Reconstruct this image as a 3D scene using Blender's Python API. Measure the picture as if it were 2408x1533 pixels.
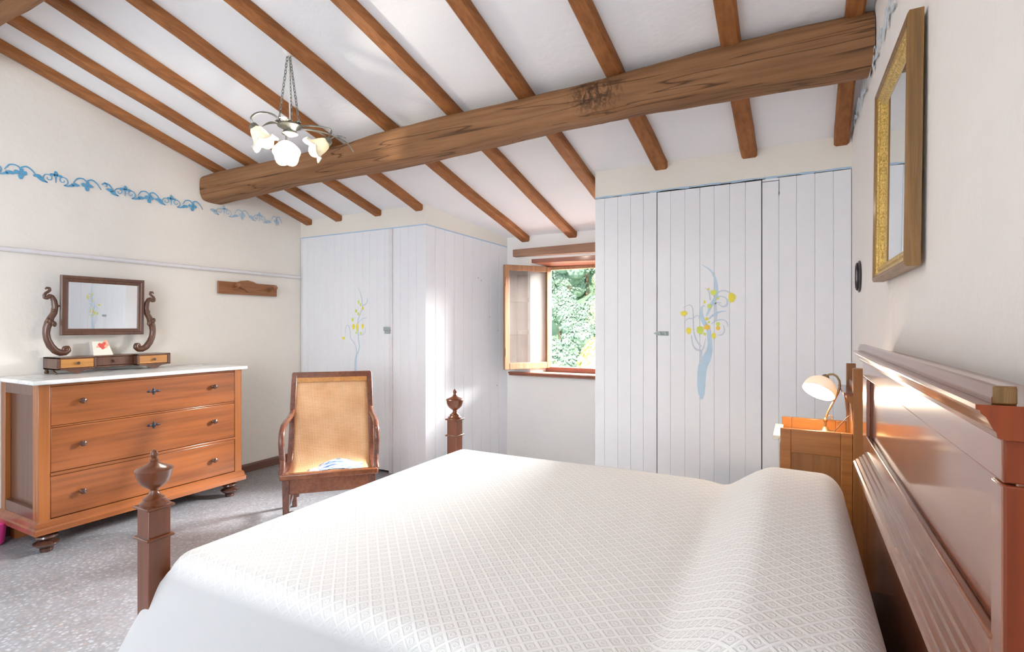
import bpy, bmesh, math, random
from mathutils import Vector, Matrix, noise

PI = math.pi
rnd = random.Random(7)
S = bpy.context.scene
for o in list(S.objects):
    bpy.data.objects.remove(o, do_unlink=True)
COL = S.collection

# ------------------------------------------------------------------ camera
CAM_H, YAW, FPX = 1.35, math.radians(28.4), 1240.0
cam_d = bpy.data.cameras.new('camera')
cam_d.sensor_width = 36.0
cam_d.lens = FPX / 2408.0 * 36.0
cam_d.clip_start = 0.02
cam_d.clip_end = 300
cam_d.shift_y = -1.5 / 2408.0
cam = bpy.data.objects.new('camera', cam_d)
COL.objects.link(cam)
cam.location = (0, 0, CAM_H)
cam.rotation_euler = (PI / 2, 0, YAW)
S.camera = cam

# ------------------------------------------------------------------ world, sun, daylight, exposure
S.view_settings.view_transform = 'Standard'
S.view_settings.look = 'None'
S.view_settings.gamma = 1.0
S.view_settings.use_curve_mapping = False
S.view_settings.exposure = 1.17
S.cycles.use_denoising = True
S.cycles.max_bounces = 10
S.cycles.diffuse_bounces = 6
S.cycles.sample_clamp_indirect = 6.0

w = bpy.data.worlds.new('sky')
S.world = w
w.use_nodes = True
bg = w.node_tree.nodes['Background']
bg.inputs['Color'].default_value = (0.80, 0.91, 1.0, 1)
bg.inputs['Strength'].default_value = 1.4


def light(name, kind, loc, rot, energy, color, size=None, size_y=None, radius=None, angle=None):
    ld = bpy.data.lights.new(name, kind)
    ld.energy = energy
    ld.color = color
    if kind == 'AREA':
        ld.shape = 'RECTANGLE'
        ld.size = size
        ld.size_y = size_y
    if radius is not None:
        ld.shadow_soft_size = radius
    if angle is not None:
        ld.angle = angle
    lo = bpy.data.objects.new(name, ld)
    COL.objects.link(lo)
    lo.location = loc
    lo.rotation_euler = rot
    return lo


def aim(src, dst):
    d = Vector(dst) - Vector(src)
    return d.to_track_quat('-Z', 'Y').to_euler()


# sun on the hillside behind the house (comes from behind the camera, over the roof)
light('sun', 'SUN', (0, -5, 12), aim((0, -5, 12), (-6, 14, 0)), 3.1, (1.0, 0.96, 0.86), angle=math.radians(1.0))
# daylight falling in through the open window in the far wall
light('window_daylight', 'AREA', (-0.95, 6.7, 2.7), aim((-0.95, 6.7, 2.7), (-1.8, 3.4, 0.9)), 1500, (0.94, 0.97, 1.0), 2.3, 0.9)
light('window_slant_daylight', 'AREA', (1.5, 7.2, 2.9), aim((1.5, 7.2, 2.9), (-2.6, 3.8, 1.0)), 1100, (1.0, 0.98, 0.95), 1.8, 1.1)
# added fill light behind the camera, unseen; below it daylight of the left hand window
light('rear_fill_light', 'AREA', (0.15, -3.5, 1.75), aim((0.15, -3.5, 1.75), (-4.4, -4.2, 2.8)), 132, (0.84, 0.925, 1.0), 3.0, 1.9)
light('side_window_daylight', 'AREA', (-4.30, -0.75, 1.5), aim((-4.30, -0.75, 1.5), (-2.9, 0.6, 0.0)), 8, (0.72, 0.86, 1.0), 1.1, 1.3)


# ------------------------------------------------------------------ materials
def _nt(name):
    m = bpy.data.materials.new(name)
    m.use_nodes = True
    nt = m.node_tree
    return m, nt, nt.nodes['Principled BSDF']


def _ramp(nt, fac, stops):
    r = nt.nodes.new('ShaderNodeValToRGB')
    el = r.color_ramp.elements
    while len(el) > 1:
        el.remove(el[-1])
    el[0].position, el[0].color = stops[0][0], (*stops[0][1], 1)
    for p, c in stops[1:]:
        e = el.new(p)
        e.color = (*c, 1)
    nt.links.new(fac, r.inputs['Fac'])
    return r.outputs['Color']


def _noise(nt, vec, scale, detail=4, rough=0.55, dist=0.0):
    n = nt.nodes.new('ShaderNodeTexNoise')
    n.inputs['Scale'].default_value = scale
    n.inputs['Detail'].default_value = detail
    n.inputs['Roughness'].default_value = rough
    n.inputs['Distortion'].default_value = dist
    nt.links.new(vec, n.inputs['Vector'])
    return n.outputs['Fac']


def _coord(nt, scale=(1, 1, 1), rot=(0, 0, 0), kind='Object'):
    tc = nt.nodes.new('ShaderNodeTexCoord')
    mp = nt.nodes.new('ShaderNodeMapping')
    mp.inputs['Scale'].default_value = scale
    mp.inputs['Rotation'].default_value = rot
    nt.links.new(tc.outputs[kind], mp.inputs['Vector'])
    return mp.outputs['Vector']


def _bump(nt, b, height, strength, dist):
    bp = nt.nodes.new('ShaderNodeBump')
    bp.inputs['Strength'].default_value = strength
    bp.inputs['Distance'].default_value = dist
    nt.links.new(height, bp.inputs['Height'])
    nt.links.new(bp.outputs['Normal'], b.inputs['Normal'])
    return bp


def _math(nt, op, a, b=None, c=None):
    n = nt.nodes.new('ShaderNodeMath')
    n.operation = op
    for i, v in enumerate((a, b, c)):
        if v is None:
            continue
        if isinstance(v, (int, float)):
            n.inputs[i].default_value = v
        else:
            nt.links.new(v, n.inputs[i])
    return n.outputs[0]


def _mix(nt, fac, a, b, mode='MIX'):
    n = nt.nodes.new('ShaderNodeMix')
    n.data_type = 'RGBA'
    n.blend_type = mode
    for s, v in ((0, fac), (6, a), (7, b)):
        if isinstance(v, (int, float)):
            n.inputs[s].default_value = v
        elif isinstance(v, tuple):
            n.inputs[s].default_value = (*v, 1)
        else:
            nt.links.new(v, n.inputs[s])
    return n.outputs[2]


def plaster(name, c, bump=0.35, rough=0.9):
    m, nt, b = _nt(name)
    v = _coord(nt)
    big = _noise(nt, v, 1.3, 3)
    c2 = tuple(x * 0.955 for x in c)
    col = _ramp(nt, big, [(0.3, c2), (0.7, c)])
    nt.links.new(col, b.inputs['Base Color'])
    b.inputs['Roughness'].default_value = rough
    n1 = _noise(nt, v, 5, 5, 0.6)
    _bump(nt, b, n1, bump, 0.03)
    return m


def plain(name, c, rough=0.5, metal=0.0, coat=0.0, spec=0.5, var=0.93):
    m, nt, b = _nt(name)
    v = _coord(nt)
    n = _noise(nt, v, 25, 3)
    col = _ramp(nt, n, [(0.3, tuple(x * var for x in c)), (0.7, c)])
    nt.links.new(col, b.inputs['Base Color'])
    b.inputs['Roughness'].default_value = rough
    b.inputs['Metallic'].default_value = metal
    b.inputs['Coat Weight'].default_value = coat
    b.inputs['Specular IOR Level'].default_value = spec
    return m


def wood(name, dark, lite, axis='X', scale=1.0, rough=0.35, coat=0.0, bump=0.1, crack=0.0, coat_rough=0.1, spec=0.5, knots=0.0, burl=None):
    m, nt, b = _nt(name)
    sc = [14.0 * scale] * 3
    sc['XYZ'.index(axis)] = 1.1 * scale
    v = _coord(nt, tuple(sc))
    n1 = _noise(nt, v, 1.0, 6, 0.62, 0.7)
    sc2 = [70.0 * scale] * 3
    sc2['XYZ'.index(axis)] = 2.5 * scale
    n2 = _noise(nt, _coord(nt, tuple(sc2)), 1.0, 3, 0.5, 0.2)
    mid = tuple((a + c) / 2 for a, c in zip(dark, lite))
    col = _ramp(nt, n1, [(0.28, dark), (0.5, mid), (0.72, lite)])
    col = _mix(nt, 0.35, col, _ramp(nt, n2, [(0.35, tuple(x * 0.6 for x in mid)), (0.6, lite)]), 'MIX')
    if knots > 0:
        sk = [3.4] * 3
        sk['XYZ'.index(axis)] = 1.5
        vo = nt.nodes.new('ShaderNodeTexVoronoi')
        vo.inputs['Scale'].default_value = 1.0
        nt.links.new(_coord(nt, tuple(sk)), vo.inputs['Vector'])
        kn = _ramp(nt, vo.outputs['Distance'], [(0.0, (1, 1, 1)), (0.08, (0.6, 0.6, 0.6)), (0.17, (0, 0, 0))])
        col = _mix(nt, _math(nt, 'MULTIPLY', kn, knots), col, tuple(x * 0.42 for x in dark))
    if crack > 0:
        sc3 = [9.0] * 3
        sc3['XYZ'.index(axis)] = 0.22
        n3 = _noise(nt, _coord(nt, tuple(sc3)), 1.3, 3, 0.5, 0.7)
        line = _math(nt, 'ABSOLUTE', _math(nt, 'SUBTRACT', n3, 0.5))
        fac = _ramp(nt, line, [(0.0, (1, 1, 1)), (0.018, (0, 0, 0))])
        f2 = _math(nt, 'MULTIPLY', fac, crack)
        col = _mix(nt, f2, col, tuple(x * 0.3 for x in dark))
    if burl:
        vd = nt.nodes.new('ShaderNodeVectorMath')
        vd.operation = 'DISTANCE'
        nt.links.new(_coord(nt, (1, 1, 1.5)), vd.inputs[0])
        vd.inputs[1].default_value = (burl[0], burl[1], burl[2] * 1.5)
        msk = _ramp(nt, vd.outputs['Value'], [(0.07, (1, 1, 1)), (0.19, (0, 0, 0))])
        nb_ = _noise(nt, _coord(nt, (26, 40, 12)), 1.0, 4, 0.7, 2.0)
        spk = _ramp(nt, nb_, [(0.42, (1, 1, 1)), (0.56, (0, 0, 0))])
        col = _mix(nt, _math(nt, 'MULTIPLY', _math(nt, 'MULTIPLY', msk, spk), 0.85), col, (0.045, 0.022, 0.010))
    nt.links.new(col, b.inputs['Base Color'])
    b.inputs['Roughness'].default_value = rough
    b.inputs['Coat Weight'].default_value = coat
    b.inputs['Coat Roughness'].default_value = coat_rough
    b.inputs['Specular IOR Level'].default_value = spec
    _bump(nt, b, n1, bump, 0.01)
    return m


M = {}
M['wall_l'] = plaster('cream_plaster', (0.84, 0.795, 0.735), 0.3)
M['wall_r'] = plaster('pinkish_white_plaster', (0.85, 0.81, 0.785), 0.25)
M['white'] = plaster('white_plaster', (0.86, 0.85, 0.83), 0.3)
M['strip'] = plaster('ivory_plaster', (0.84, 0.80, 0.73), 0.3)
M['ceil'] = plaster('white_ceiling_plaster', (0.87, 0.87, 0.89), 0.25)
M['boards'] = plain('white_painted_boards', (0.83, 0.84, 0.87), 0.45, var=0.985)
M['groove'] = plain('grey_board_gap', (0.45, 0.46, 0.48), 0.8)
M['gap'] = plain('dark_board_gap', (0.12, 0.12, 0.14), 0.9)
M['blue'] = plain('faded_blue_paint', (0.44, 0.60, 0.76), 0.8)
M['blue2'] = plain('blue_stencil_paint', (0.12, 0.38, 0.62), 0.8)
M['blue3'] = plain('pale_blue_stencil_paint', (0.42, 0.58, 0.72), 0.8)
M['blue4'] = plain('very_faded_stencil_paint', (0.60, 0.69, 0.77), 0.85)
M['treeblue'] = plain('pale_blue_tree_paint', (0.52, 0.68, 0.82), 0.7)
M['treelilac'] = plain('grey_blue_tree_paint', (0.60, 0.68, 0.78), 0.7)
M['yellow'] = plain('lemon_yellow_paint', (0.85, 0.76, 0.10), 0.7)
M['lime'] = plain('lime_paint', (0.66, 0.76, 0.16), 0.7)
M['orange'] = plain('orange_yellow_paint', (0.90, 0.58, 0.10), 0.7)
M['rafter'] = wood('rafter_wood', (0.21, 0.072, 0.020), (0.40, 0.16, 0.055), 'Y', 0.8, 0.65, bump=0.25, spec=0.3, knots=0.5)
M['beam'] = wood('old_beam_wood', (0.16, 0.068, 0.026), (0.35, 0.175, 0.080), 'X', 0.55, 0.7, bump=0.6, crack=0.85, spec=0.3, knots=0.8, burl=(-0.94, 2.655, 2.575))
M['cherry'] = wood('cherry_wood', (0.125, 0.035, 0.010), (0.33, 0.100, 0.024), 'Y', 0.5, 0.28, coat=0.45, coat_rough=0.16, bump=0.04)
M['cherry_z'] = wood('cherry_wood_upright', (0.21, 0.063, 0.014), (0.39, 0.130, 0.030), 'Z', 0.5, 0.3, coat=0.3, coat_rough=0.16, bump=0.04)
M['side'] = wood('brown_side_panel_wood', (0.085, 0.035, 0.020), (0.165, 0.075, 0.048), 'Z', 0.6, 0.3, coat=0.3, bump=0.04)
M['mahog'] = wood('mahogany_wood', (0.085, 0.020, 0.007), (0.205, 0.056, 0.017), 'Z', 0.7, 0.28, coat=0.3, coat_rough=0.14, bump=0.03)
M['mahog_y'] = wood('mahogany_wood_lengthwise', (0.14, 0.036, 0.012), (0.28, 0.088, 0.032), 'Y', 0.7, 0.25, coat=0.6, coat_rough=0.13, bump=0.004)
M['headpanel'] = wood('headboard_panel_wood', (0.17, 0.045, 0.020), (0.34, 0.110, 0.050), 'Z', 0.7, 0.26, coat=0.9, coat_rough=0.10, bump=0.015)
M['redend'] = wood('red_brown_end_wood', (0.15, 0.020, 0.004), (0.33, 0.062, 0.011), 'Z', 0.5, 0.45, coat=0.05, bump=0.05, spec=0.3)
M['cornice'] = wood('red_brown_cornice_wood', (0.20, 0.040, 0.012), (0.36, 0.085, 0.028), 'Y', 0.6, 0.35, coat=0.5, bump=0.04)
M['dkturn'] = wood('dark_turned_wood', (0.035, 0.014, 0.010), (0.10, 0.040, 0.026), 'Z', 1.0, 0.2, coat=0.6, bump=0.02)
M['toilet'] = wood('walnut_mirror_wood', (0.060, 0.023, 0.015), (0.155, 0.064, 0.034), 'Z', 1.2, 0.3, coat=0.4, bump=0.05)
M['toilet_l'] = wood('honey_drawer_wood', (0.36, 0.145, 0.03), (0.58, 0.27, 0.075), 'Y', 1.2, 0.3, coat=0.3, bump=0.04)
M['honey'] = wood('honey_nightstand_wood', (0.26, 0.085, 0.016), (0.43, 0.165, 0.037), 'X', 0.7, 0.38, coat=0.2, bump=0.05)
M['honey_z'] = wood('honey_nightstand_wood_upright', (0.21, 0.074, 0.016), (0.35, 0.140, 0.037), 'Z', 0.7, 0.38, coat=0.2, bump=0.05)
M['rack'] = wood('coat_rack_wood', (0.19, 0.062, 0.020), (0.36, 0.150, 0.050), 'Y', 1.2, 0.4, coat=0.2, bump=0.1)
M['chair'] = wood('chair_frame_wood', (0.075, 0.023, 0.013), (0.19, 0.062, 0.034), 'Y', 1.0, 0.25, coat=0.5, bump=0.04)
M['window'] = wood('weathered_window_wood', (0.21, 0.085, 0.035), (0.42, 0.22, 0.11), 'Z', 1.0, 0.55, bump=0.25)
M['shutter'] = wood('grey_brown_shutter_wood', (0.12, 0.085, 0.066), (0.24, 0.18, 0.145), 'Z', 0.8, 0.7, bump=0.2)
M['lintel'] = wood('weathered_lintel_wood', (0.19, 0.085, 0.045), (0.38, 0.22, 0.14), 'X', 1.0, 0.7, bump=0.4)
M['sill'] = wood('red_brown_sill_wood', (0.20, 0.055, 0.026), (0.38, 0.13, 0.07), 'X', 1.0, 0.4, coat=0.3, bump=0.1)
M['skirt'] = wood('dark_skirting_wood', (0.10, 0.045, 0.032), (0.18, 0.09, 0.06), 'Y', 1.0, 0.5, bump=0.05)
M['gilt'] = wood('antique_gilt_wood', (0.12, 0.052, 0.009), (0.29, 0.142, 0.030), 'Z', 1.5, 0.42, coat=0.1, bump=0.35)
M['iron'] = plain('dark_iron', (0.06, 0.055, 0.07), 0.35, 0.8)
M['latch'] = plain('grey_green_painted_metal', (0.40, 0.46, 0.46), 0.5, 0.3)
M['brass'] = plain('aged_brass', (0.36, 0.25, 0.13), 0.35, 0.85)
M['silver'] = plain('pewter_metal', (0.27, 0.265, 0.235), 0.36, 0.85)
M['paper'] = plain('cream_card', (0.86, 0.83, 0.72), 0.7)
M['red'] = plain('red_flower_print', (0.78, 0.10, 0.08), 0.6)
M['peach'] = plain('peach_flower_print', (0.88, 0.45, 0.30), 0.6)
M['pink'] = plain('bright_pink_plastic', (0.85, 0.06, 0.32), 0.35)
M['railp'] = plain('white_painted_rail', (0.80, 0.78, 0.80), 0.4)
M['black'] = plain('dark_brown_plaque', (0.045, 0.028, 0.030), 0.3, coat=0.5)
M['mattress'] = plain('mattress_ticking', (0.70, 0.68, 0.64), 0.9)
M['cord'] = plain('brown_lamp_cord', (0.12, 0.07, 0.04), 0.5)
M['white_plastic'] = plain('white_plastic', (0.82, 0.80, 0.76), 0.4)


def marble():
    m, nt, b = _nt('white_marble')
    v = _coord(nt)
    n = _noise(nt, v, 3.5, 8, 0.65, 1.8)
    col = _ramp(nt, n, [(0.38, (0.62, 0.63, 0.63)), (0.50, (0.80, 0.80, 0.78)), (0.62, (0.86, 0.85, 0.82))])
    nt.links.new(col, b.inputs['Base Color'])
    b.inputs['Roughness'].default_value = 0.22
    return m


def gilt_liner():
    m, nt, b = _nt('gold_leaf_moulding')
    n = _noise(nt, _coord(nt), 140, 3, 0.7)
    col = _ramp(nt, n, [(0.35, (0.38, 0.22, 0.04)), (0.62, (0.85, 0.62, 0.20))])
    nt.links.new(col, b.inputs['Base Color'])
    b.inputs['Metallic'].default_value = 0.75
    b.inputs['Roughness'].default_value = 0.32
    _bump(nt, b, n, 0.8, 0.004)
    return m


def mirror_mat():
    m, nt, b = _nt('mirror_glass')
    n = _noise(nt, _coord(nt), 3, 2)
    col = _ramp(nt, n, [(0.3, (0.84, 0.90, 0.95)), (0.7, (0.88, 0.93, 0.97))])
    nt.links.new(col, b.inputs['Base Color'])
    b.inputs['Metallic'].default_value = 1.0
    b.inputs['Roughness'].default_value = 0.02
    return m


def terrazzo():
    m, nt, b = _nt('terrazzo_tiles')
    v = _coord(nt)
    vo = nt.nodes.new('ShaderNodeTexVoronoi')
    vo.inputs['Scale'].default_value = 62
    nt.links.new(v, vo.inputs['Vector'])
    chip = _ramp(nt, vo.outputs['Color'], [(0.0, (0.20, 0.185, 0.18)), (0.28, (0.32, 0.32, 0.34)), (0.5, (0.34, 0.26, 0.235)),
                                            (0.58, (0.31, 0.31, 0.33)), (0.85, (0.47, 0.47, 0.50))])
    dist = _ramp(nt, vo.outputs['Distance'], [(0.35, (1, 1, 1)), (0.62, (0, 0, 0))])
    n = _noise(nt, v, 9, 4)
    base = _ramp(nt, n, [(0.3, (0.205, 0.205, 0.215)), (0.7, (0.265, 0.265, 0.28))])
    col = _mix(nt, _math(nt, 'MULTIPLY', dist, 0.75), base, chip)
    sep = nt.nodes.new('ShaderNodeSeparateXYZ')
    nt.links.new(v, sep.inputs[0])
    t = 0.25
    lines = []
    for ax, off in ((0, 0.02), (1, -0.02)):
        a = _math(nt, 'FRACT', _math(nt, 'DIVIDE', _math(nt, 'ADD', sep.outputs[ax], 10 + off), t))
        d = _math(nt, 'ABSOLUTE', _math(nt, 'SUBTRACT', a, 0.5))
        lines.append(_math(nt, 'GREATER_THAN', d, 0.5 - 0.0035 / t * 0.5))
    g = _math(nt, 'MAXIMUM', lines[0], lines[1])
    col = _mix(nt, _math(nt, 'MULTIPLY', g, 0.45), col, (0.25, 0.22, 0.20))
    nt.links.new(col, b.inputs['Base Color'])
    b.inputs['Roughness'].default_value = 0.38
    _bump(nt, b, g, -0.2, 0.002)
    return m


def spread_mat():
    """woven white coverlet, small diamonds with a ring in each; the drop at the side is plain"""
    m, nt, b = _nt('woven_white_coverlet')
    cell = 0.0285
    v = _coord(nt, (1 / cell, 1 / cell, 1), (0, 0, math.radians(45)), 'UV')
    sep = nt.nodes.new('ShaderNodeSeparateXYZ')
    nt.links.new(v, sep.inputs[0])
    f = [_math(nt, 'SUBTRACT', _math(nt, 'FRACT', _math(nt, 'ADD', sep.outputs[i], 500)), 0.5) for i in (0, 1)]
    a = [_math(nt, 'ABSOLUTE', x) for x in f]
    mx = _math(nt, 'MAXIMUM', a[0], a[1])
    r = _math(nt, 'SQRT', _math(nt, 'ADD', _math(nt, 'MULTIPLY', f[0], f[0]), _math(nt, 'MULTIPLY', f[1], f[1])))
    border = _ramp(nt, mx, [(0.34, (0, 0, 0)), (0.42, (1, 1, 1)), (0.5, (1, 1, 1))])
    ring = _ramp(nt, _math(nt, 'ABSOLUTE', _math(nt, 'SUBTRACT', r, 0.19)), [(0.03, (1, 1, 1)), (0.09, (0, 0, 0))])
    h = _math(nt, 'MAXIMUM', border, _math(nt, 'MULTIPLY', ring, 0.75))
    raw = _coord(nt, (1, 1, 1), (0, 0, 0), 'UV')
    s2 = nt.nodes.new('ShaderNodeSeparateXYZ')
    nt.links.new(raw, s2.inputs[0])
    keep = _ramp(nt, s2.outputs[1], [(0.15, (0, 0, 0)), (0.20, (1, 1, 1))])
    h = _math(nt, 'MULTIPLY', h, keep)
    fine = _noise(nt, _coord(nt, (400, 400, 400)), 1.0, 2)
    hf = _math(nt, 'ADD', h, _math(nt, 'MULTIPLY', fine, 0.12))
    colp = _mix(nt, h, (0.83, 0.82, 0.80), (0.92, 0.915, 0.905))
    col = _mix(nt, keep, (0.58, 0.575, 0.575), colp)  # near drop darkened in colour to offset the strong light on it
    nt.links.new(col, b.inputs['Base Color'])
    b.inputs['Roughness'].default_value = 0.9
    b.inputs['Sheen Weight'].default_value = 0.15
    b.inputs['Specular IOR Level'].default_value = 0.2
    _bump(nt, b, hf, 0.55, 0.003)
    return m


def cane_mat():
    m, nt, b = _nt('woven_cane')
    v = _coord(nt, (1, 1, 1), (0, 0, 0), 'UV')
    sep = nt.nodes.new('ShaderNodeSeparateXYZ')
    nt.links.new(v, sep.inputs[0])
    a = [_math(nt, 'ABSOLUTE', _math(nt, 'SUBTRACT', _math(nt, 'FRACT', _math(nt, 'MULTIPLY', sep.outputs[i], 95)), 0.5)) for i in (0, 1)]
    hole = _math(nt, 'MULTIPLY', _math(nt, 'LESS_THAN', a[0], 0.26), _math(nt, 'LESS_THAN', a[1], 0.26))
    n = _noise(nt, v, 7, 4)
    strands = _ramp(nt, n, [(0.3, (0.60, 0.33, 0.16)), (0.7, (0.74, 0.46, 0.26))])
    col = _mix(nt, _math(nt, 'MULTIPLY', hole, 0.8), strands, (0.30, 0.13, 0.04))
    nt.links.new(col, b.inputs['Base Color'])
    b.inputs['Roughness'].default_value = 0.5
    _bump(nt, b, hole, -0.5, 0.002)
    return m


def leaf_mat(name, c1, c2):
    m, nt, b = _nt(name)
    n = _noise(nt, _coord(nt), 1.2, 4, 0.7)
    col = _ramp(nt, n, [(0.3, c1), (0.7, c2)])
    nt.links.new(col, b.inputs['Base Color'])
    b.inputs['Roughness'].default_value = 0.8
    b.inputs['Specular IOR Level'].default_value = 0.2
    return m


def shade_mat(name, tint):
    m, nt, b = _nt(name)
    out = nt.nodes['Material Output']
    tr = nt.nodes.new('ShaderNodeBsdfTranslucent')
    tr.inputs['Color'].default_value = (*tint, 1)
    n = _noise(nt, _coord(nt), 30, 3)
    col = _ramp(nt, n, [(0.3, tuple(x * 0.95 for x in tint)), (0.7, tint)])
    nt.links.new(col, b.inputs['Base Color'])
    b.inputs['Roughness'].default_value = 0.3
    mx = nt.nodes.new('ShaderNodeMixShader')
    mx.inputs[0].default_value = 0.14
    nt.links.new(b.outputs[0], mx.inputs[1])
    nt.links.new(tr.outputs[0], mx.inputs[2])
    nt.links.new(mx.outputs[0], out.inputs['Surface'])
    return m


def bulb_mat(name, c, strength):
    m, nt, b = _nt(name)
    b.inputs['Base Color'].default_value = (1, 1, 1, 1)
    b.inputs['Emission Color'].default_value = (*c, 1)
    b.inputs['Emission Strength'].default_value = strength
    return m


def glass_mat():
    m, nt, b = _nt('old_window_glass')
    out = nt.nodes['Material Output']
    tr = nt.nodes.new('ShaderNodeBsdfTransparent')
    tr.inputs['Color'].default_value = (0.90, 0.92, 0.92, 1)
    gl = nt.nodes.new('ShaderNodeBsdfGlossy')
    gl.inputs['Roughness'].default_value = 0.03
    n = _noise(nt, _coord(nt), 6, 3)
    df = nt.nodes.new('ShaderNodeBsdfDiffuse')
    nt.links.new(_ramp(nt, n, [(0.3, (0.42, 0.36, 0.33)), (0.7, (0.56, 0.50, 0.47))]), df.inputs['Color'])
    m1 = nt.nodes.new('ShaderNodeMixShader')
    m1.inputs[0].default_value = 0.16
    nt.links.new(tr.outputs[0], m1.inputs[1])
    nt.links.new(gl.outputs[0], m1.inputs[2])
    m2 = nt.nodes.new('ShaderNodeMixShader')
    m2.inputs[0].default_value = 0.12
    nt.links.new(m1.outputs[0], m2.inputs[1])
    nt.links.new(df.outputs[0], m2.inputs[2])
    nt.links.new(m2.outputs[0], out.inputs['Surface'])
    return m


def magazine_mat():
    m, nt, b = _nt('blue_and_white_magazine_cover')
    n = _noise(nt, _coord(nt, (9, 22, 9)), 1.0, 5, 0.6, 1.5)
    col = _ramp(nt, n, [(0.40, (0.05, 0.13, 0.36)), (0.48, (0.20, 0.38, 0.66)), (0.54, (0.72, 0.82, 0.90)), (0.66, (0.82, 0.88, 0.92))])
    nt.links.new(col, b.inputs['Base Color'])
    b.inputs['Roughness'].default_value = 0.25
    return m


M['marble'] = marble()
M['goldleaf'] = gilt_liner()
M['mirror'] = mirror_mat()
M['terrazzo'] = terrazzo()
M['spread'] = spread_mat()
M['cane'] = cane_mat()
M['flower_glass'] = shade_mat('frosted_flower_glass', (0.95, 0.91, 0.78))
M['lamp_glass'] = shade_mat('frosted_lamp_glass', (0.97, 0.90, 0.82))
M['bulb'] = bulb_mat('lit_bulb', (1.0, 0.90, 0.70), 8)
M['bulb2'] = bulb_mat('lit_lamp_bulb', (1.0, 0.88, 0.72), 10)
M['glass'] = glass_mat()
M['mag'] = magazine_mat()


# ------------------------------------------------------------------ mesh builder
class MB:
    def __init__(self):
        self.v, self.f, self.uv = [], [], {}

    def add(self, vs, fs):
        n = len(self.v)
        self.v += [tuple(p) for p in vs]
        self.f += [tuple(i + n for i in f) for f in fs]
        return self

    def box(self, x0, x1, y0, y1, z0, z1):
        vs = [(x, y, z) for x in (x0, x1) for y in (y0, y1) for z in (z0, z1)]
        return self.add(vs, [(0, 1, 3, 2), (4, 6, 7, 5), (0, 4, 5, 1), (2, 3, 7, 6), (0, 2, 6, 4), (1, 5, 7, 3)])

    def hexa(self, p):
        """eight corners: bottom four then top four, same order"""
        return self.add(p, [(0, 3, 2, 1), (4, 5, 6, 7), (0, 1, 5, 4), (1, 2, 6, 5), (2, 3, 7, 6), (3, 0, 4, 7)])

    def prism(self, poly, axis, a, b):
        """poly: list of 2-D points in the two other axes (in xyz order), extruded from a to b along axis"""
        def mk(p, t):
            if axis == 'x':
                return (t, p[0], p[1])
            if axis == 'y':
                return (p[0], t, p[1])
            return (p[0], p[1], t)
        n = len(poly)
        vs = [mk(p, a) for p in poly] + [mk(p, b) for p in poly]
        fs = [tuple(range(n))[::-1], tuple(range(n, 2 * n))]
        fs += [(i, (i + 1) % n, n + (i + 1) % n, n + i) for i in range(n)]
        return self.add(vs, fs)

    def lathe(self, prof, c=(0, 0, 0), n=24, mat=None, lobes=0, lobe=0.0, thick=False):
        """prof: (radius, height) pairs; mat: Matrix turning the z axis elsewhere"""
        vs, fs = [], []
        k = len(prof)
        for j, (r, z) in enumerate(prof):
            for i in range(n):
                a = 2 * PI * i / n
                p = Vector((r * math.cos(a), r * math.sin(a), z))
                if mat:
                    p = mat @ p
                vs.append((p.x + c[0], p.y + c[1], p.z + c[2]))
        for j in range(k - 1):
            for i in range(n):
                i2 = (i + 1) % n
                fs.append((j * n + i, j * n + i2, (j + 1) * n + i2, (j + 1) * n + i))
        if not thick:
            fs.append(tuple(range(n))[::-1])
            fs.append(tuple((k - 1) * n + i for i in range(n)))
        return self.add(vs, fs)

    def tube(self, pts, r, n=8, closed=False, flat=1.0):
        pts = [Vector(p) for p in pts]
        m = len(pts)
        rs = r if isinstance(r, (list, tuple)) else [r] * m
        vs, fs = [], []
        prev = None
        for i, p in enumerate(pts):
            a = pts[(i - 1) % m] if (closed or i > 0) else p
            b = pts[(i + 1) % m] if (closed or i < m - 1) else p
            t = (b - a).normalized()
            if prev is None:
                up = Vector((0, 0, 1)) if abs(t.z) < 0.9 else Vector((1, 0, 0))
                u = t.cross(up).normalized()
            else:
                u = (prev - t * prev.dot(t)).normalized()
            prev = u
            w_ = t.cross(u)
            for k in range(n):
                an = 2 * PI * k / n
                q = p + (u * math.cos(an) + w_ * math.sin(an) * flat) * rs[i]
                vs.append(q)
        segs = m if closed else m - 1
        for i in range(segs):
            for k in range(n):
                k2 = (k + 1) % n
                i2 = (i + 1) % m
                fs.append((i * n + k, i * n + k2, i2 * n + k2, i2 * n + k))
        if not closed:
            fs.append(tuple(range(n))[::-1])
            fs.append(tuple((m - 1) * n + k for k in range(n)))
        return self.add(vs, fs)

    def ellipsoid(self, c, rx, ry, rz, n=16, m=10):
        prof = []
        vs, fs = [], []
        for j in range(1, m):
            a = PI * j / m
            for i in range(n):
                b = 2 * PI * i / n
                vs.append((c[0] + rx * math.sin(a) * math.cos(b), c[1] + ry * math.sin(a) * math.sin(b), c[2] + rz * math.cos(a)))
        for j in range(m - 2):
            for i in range(n):
                i2 = (i + 1) % n
                fs.append((j * n + i, (j + 1) * n + i, (j + 1) * n + i2, j * n + i2))
        vs.append((c[0], c[1], c[2] + rz))
        vs.append((c[0], c[1], c[2] - rz))
        t, bt = len(vs) - 2, len(vs) - 1
        for i in range(n):
            i2 = (i + 1) % n
            fs.append((t, i, i2))
            fs.append((bt, (m - 2) * n + i2, (m - 2) * n + i))
        return self.add(vs, fs)


def wloc(o):
    v = Vector((0, 0, 0))
    while o is not None:
        v += o.location
        o = o.parent
    return v


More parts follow.
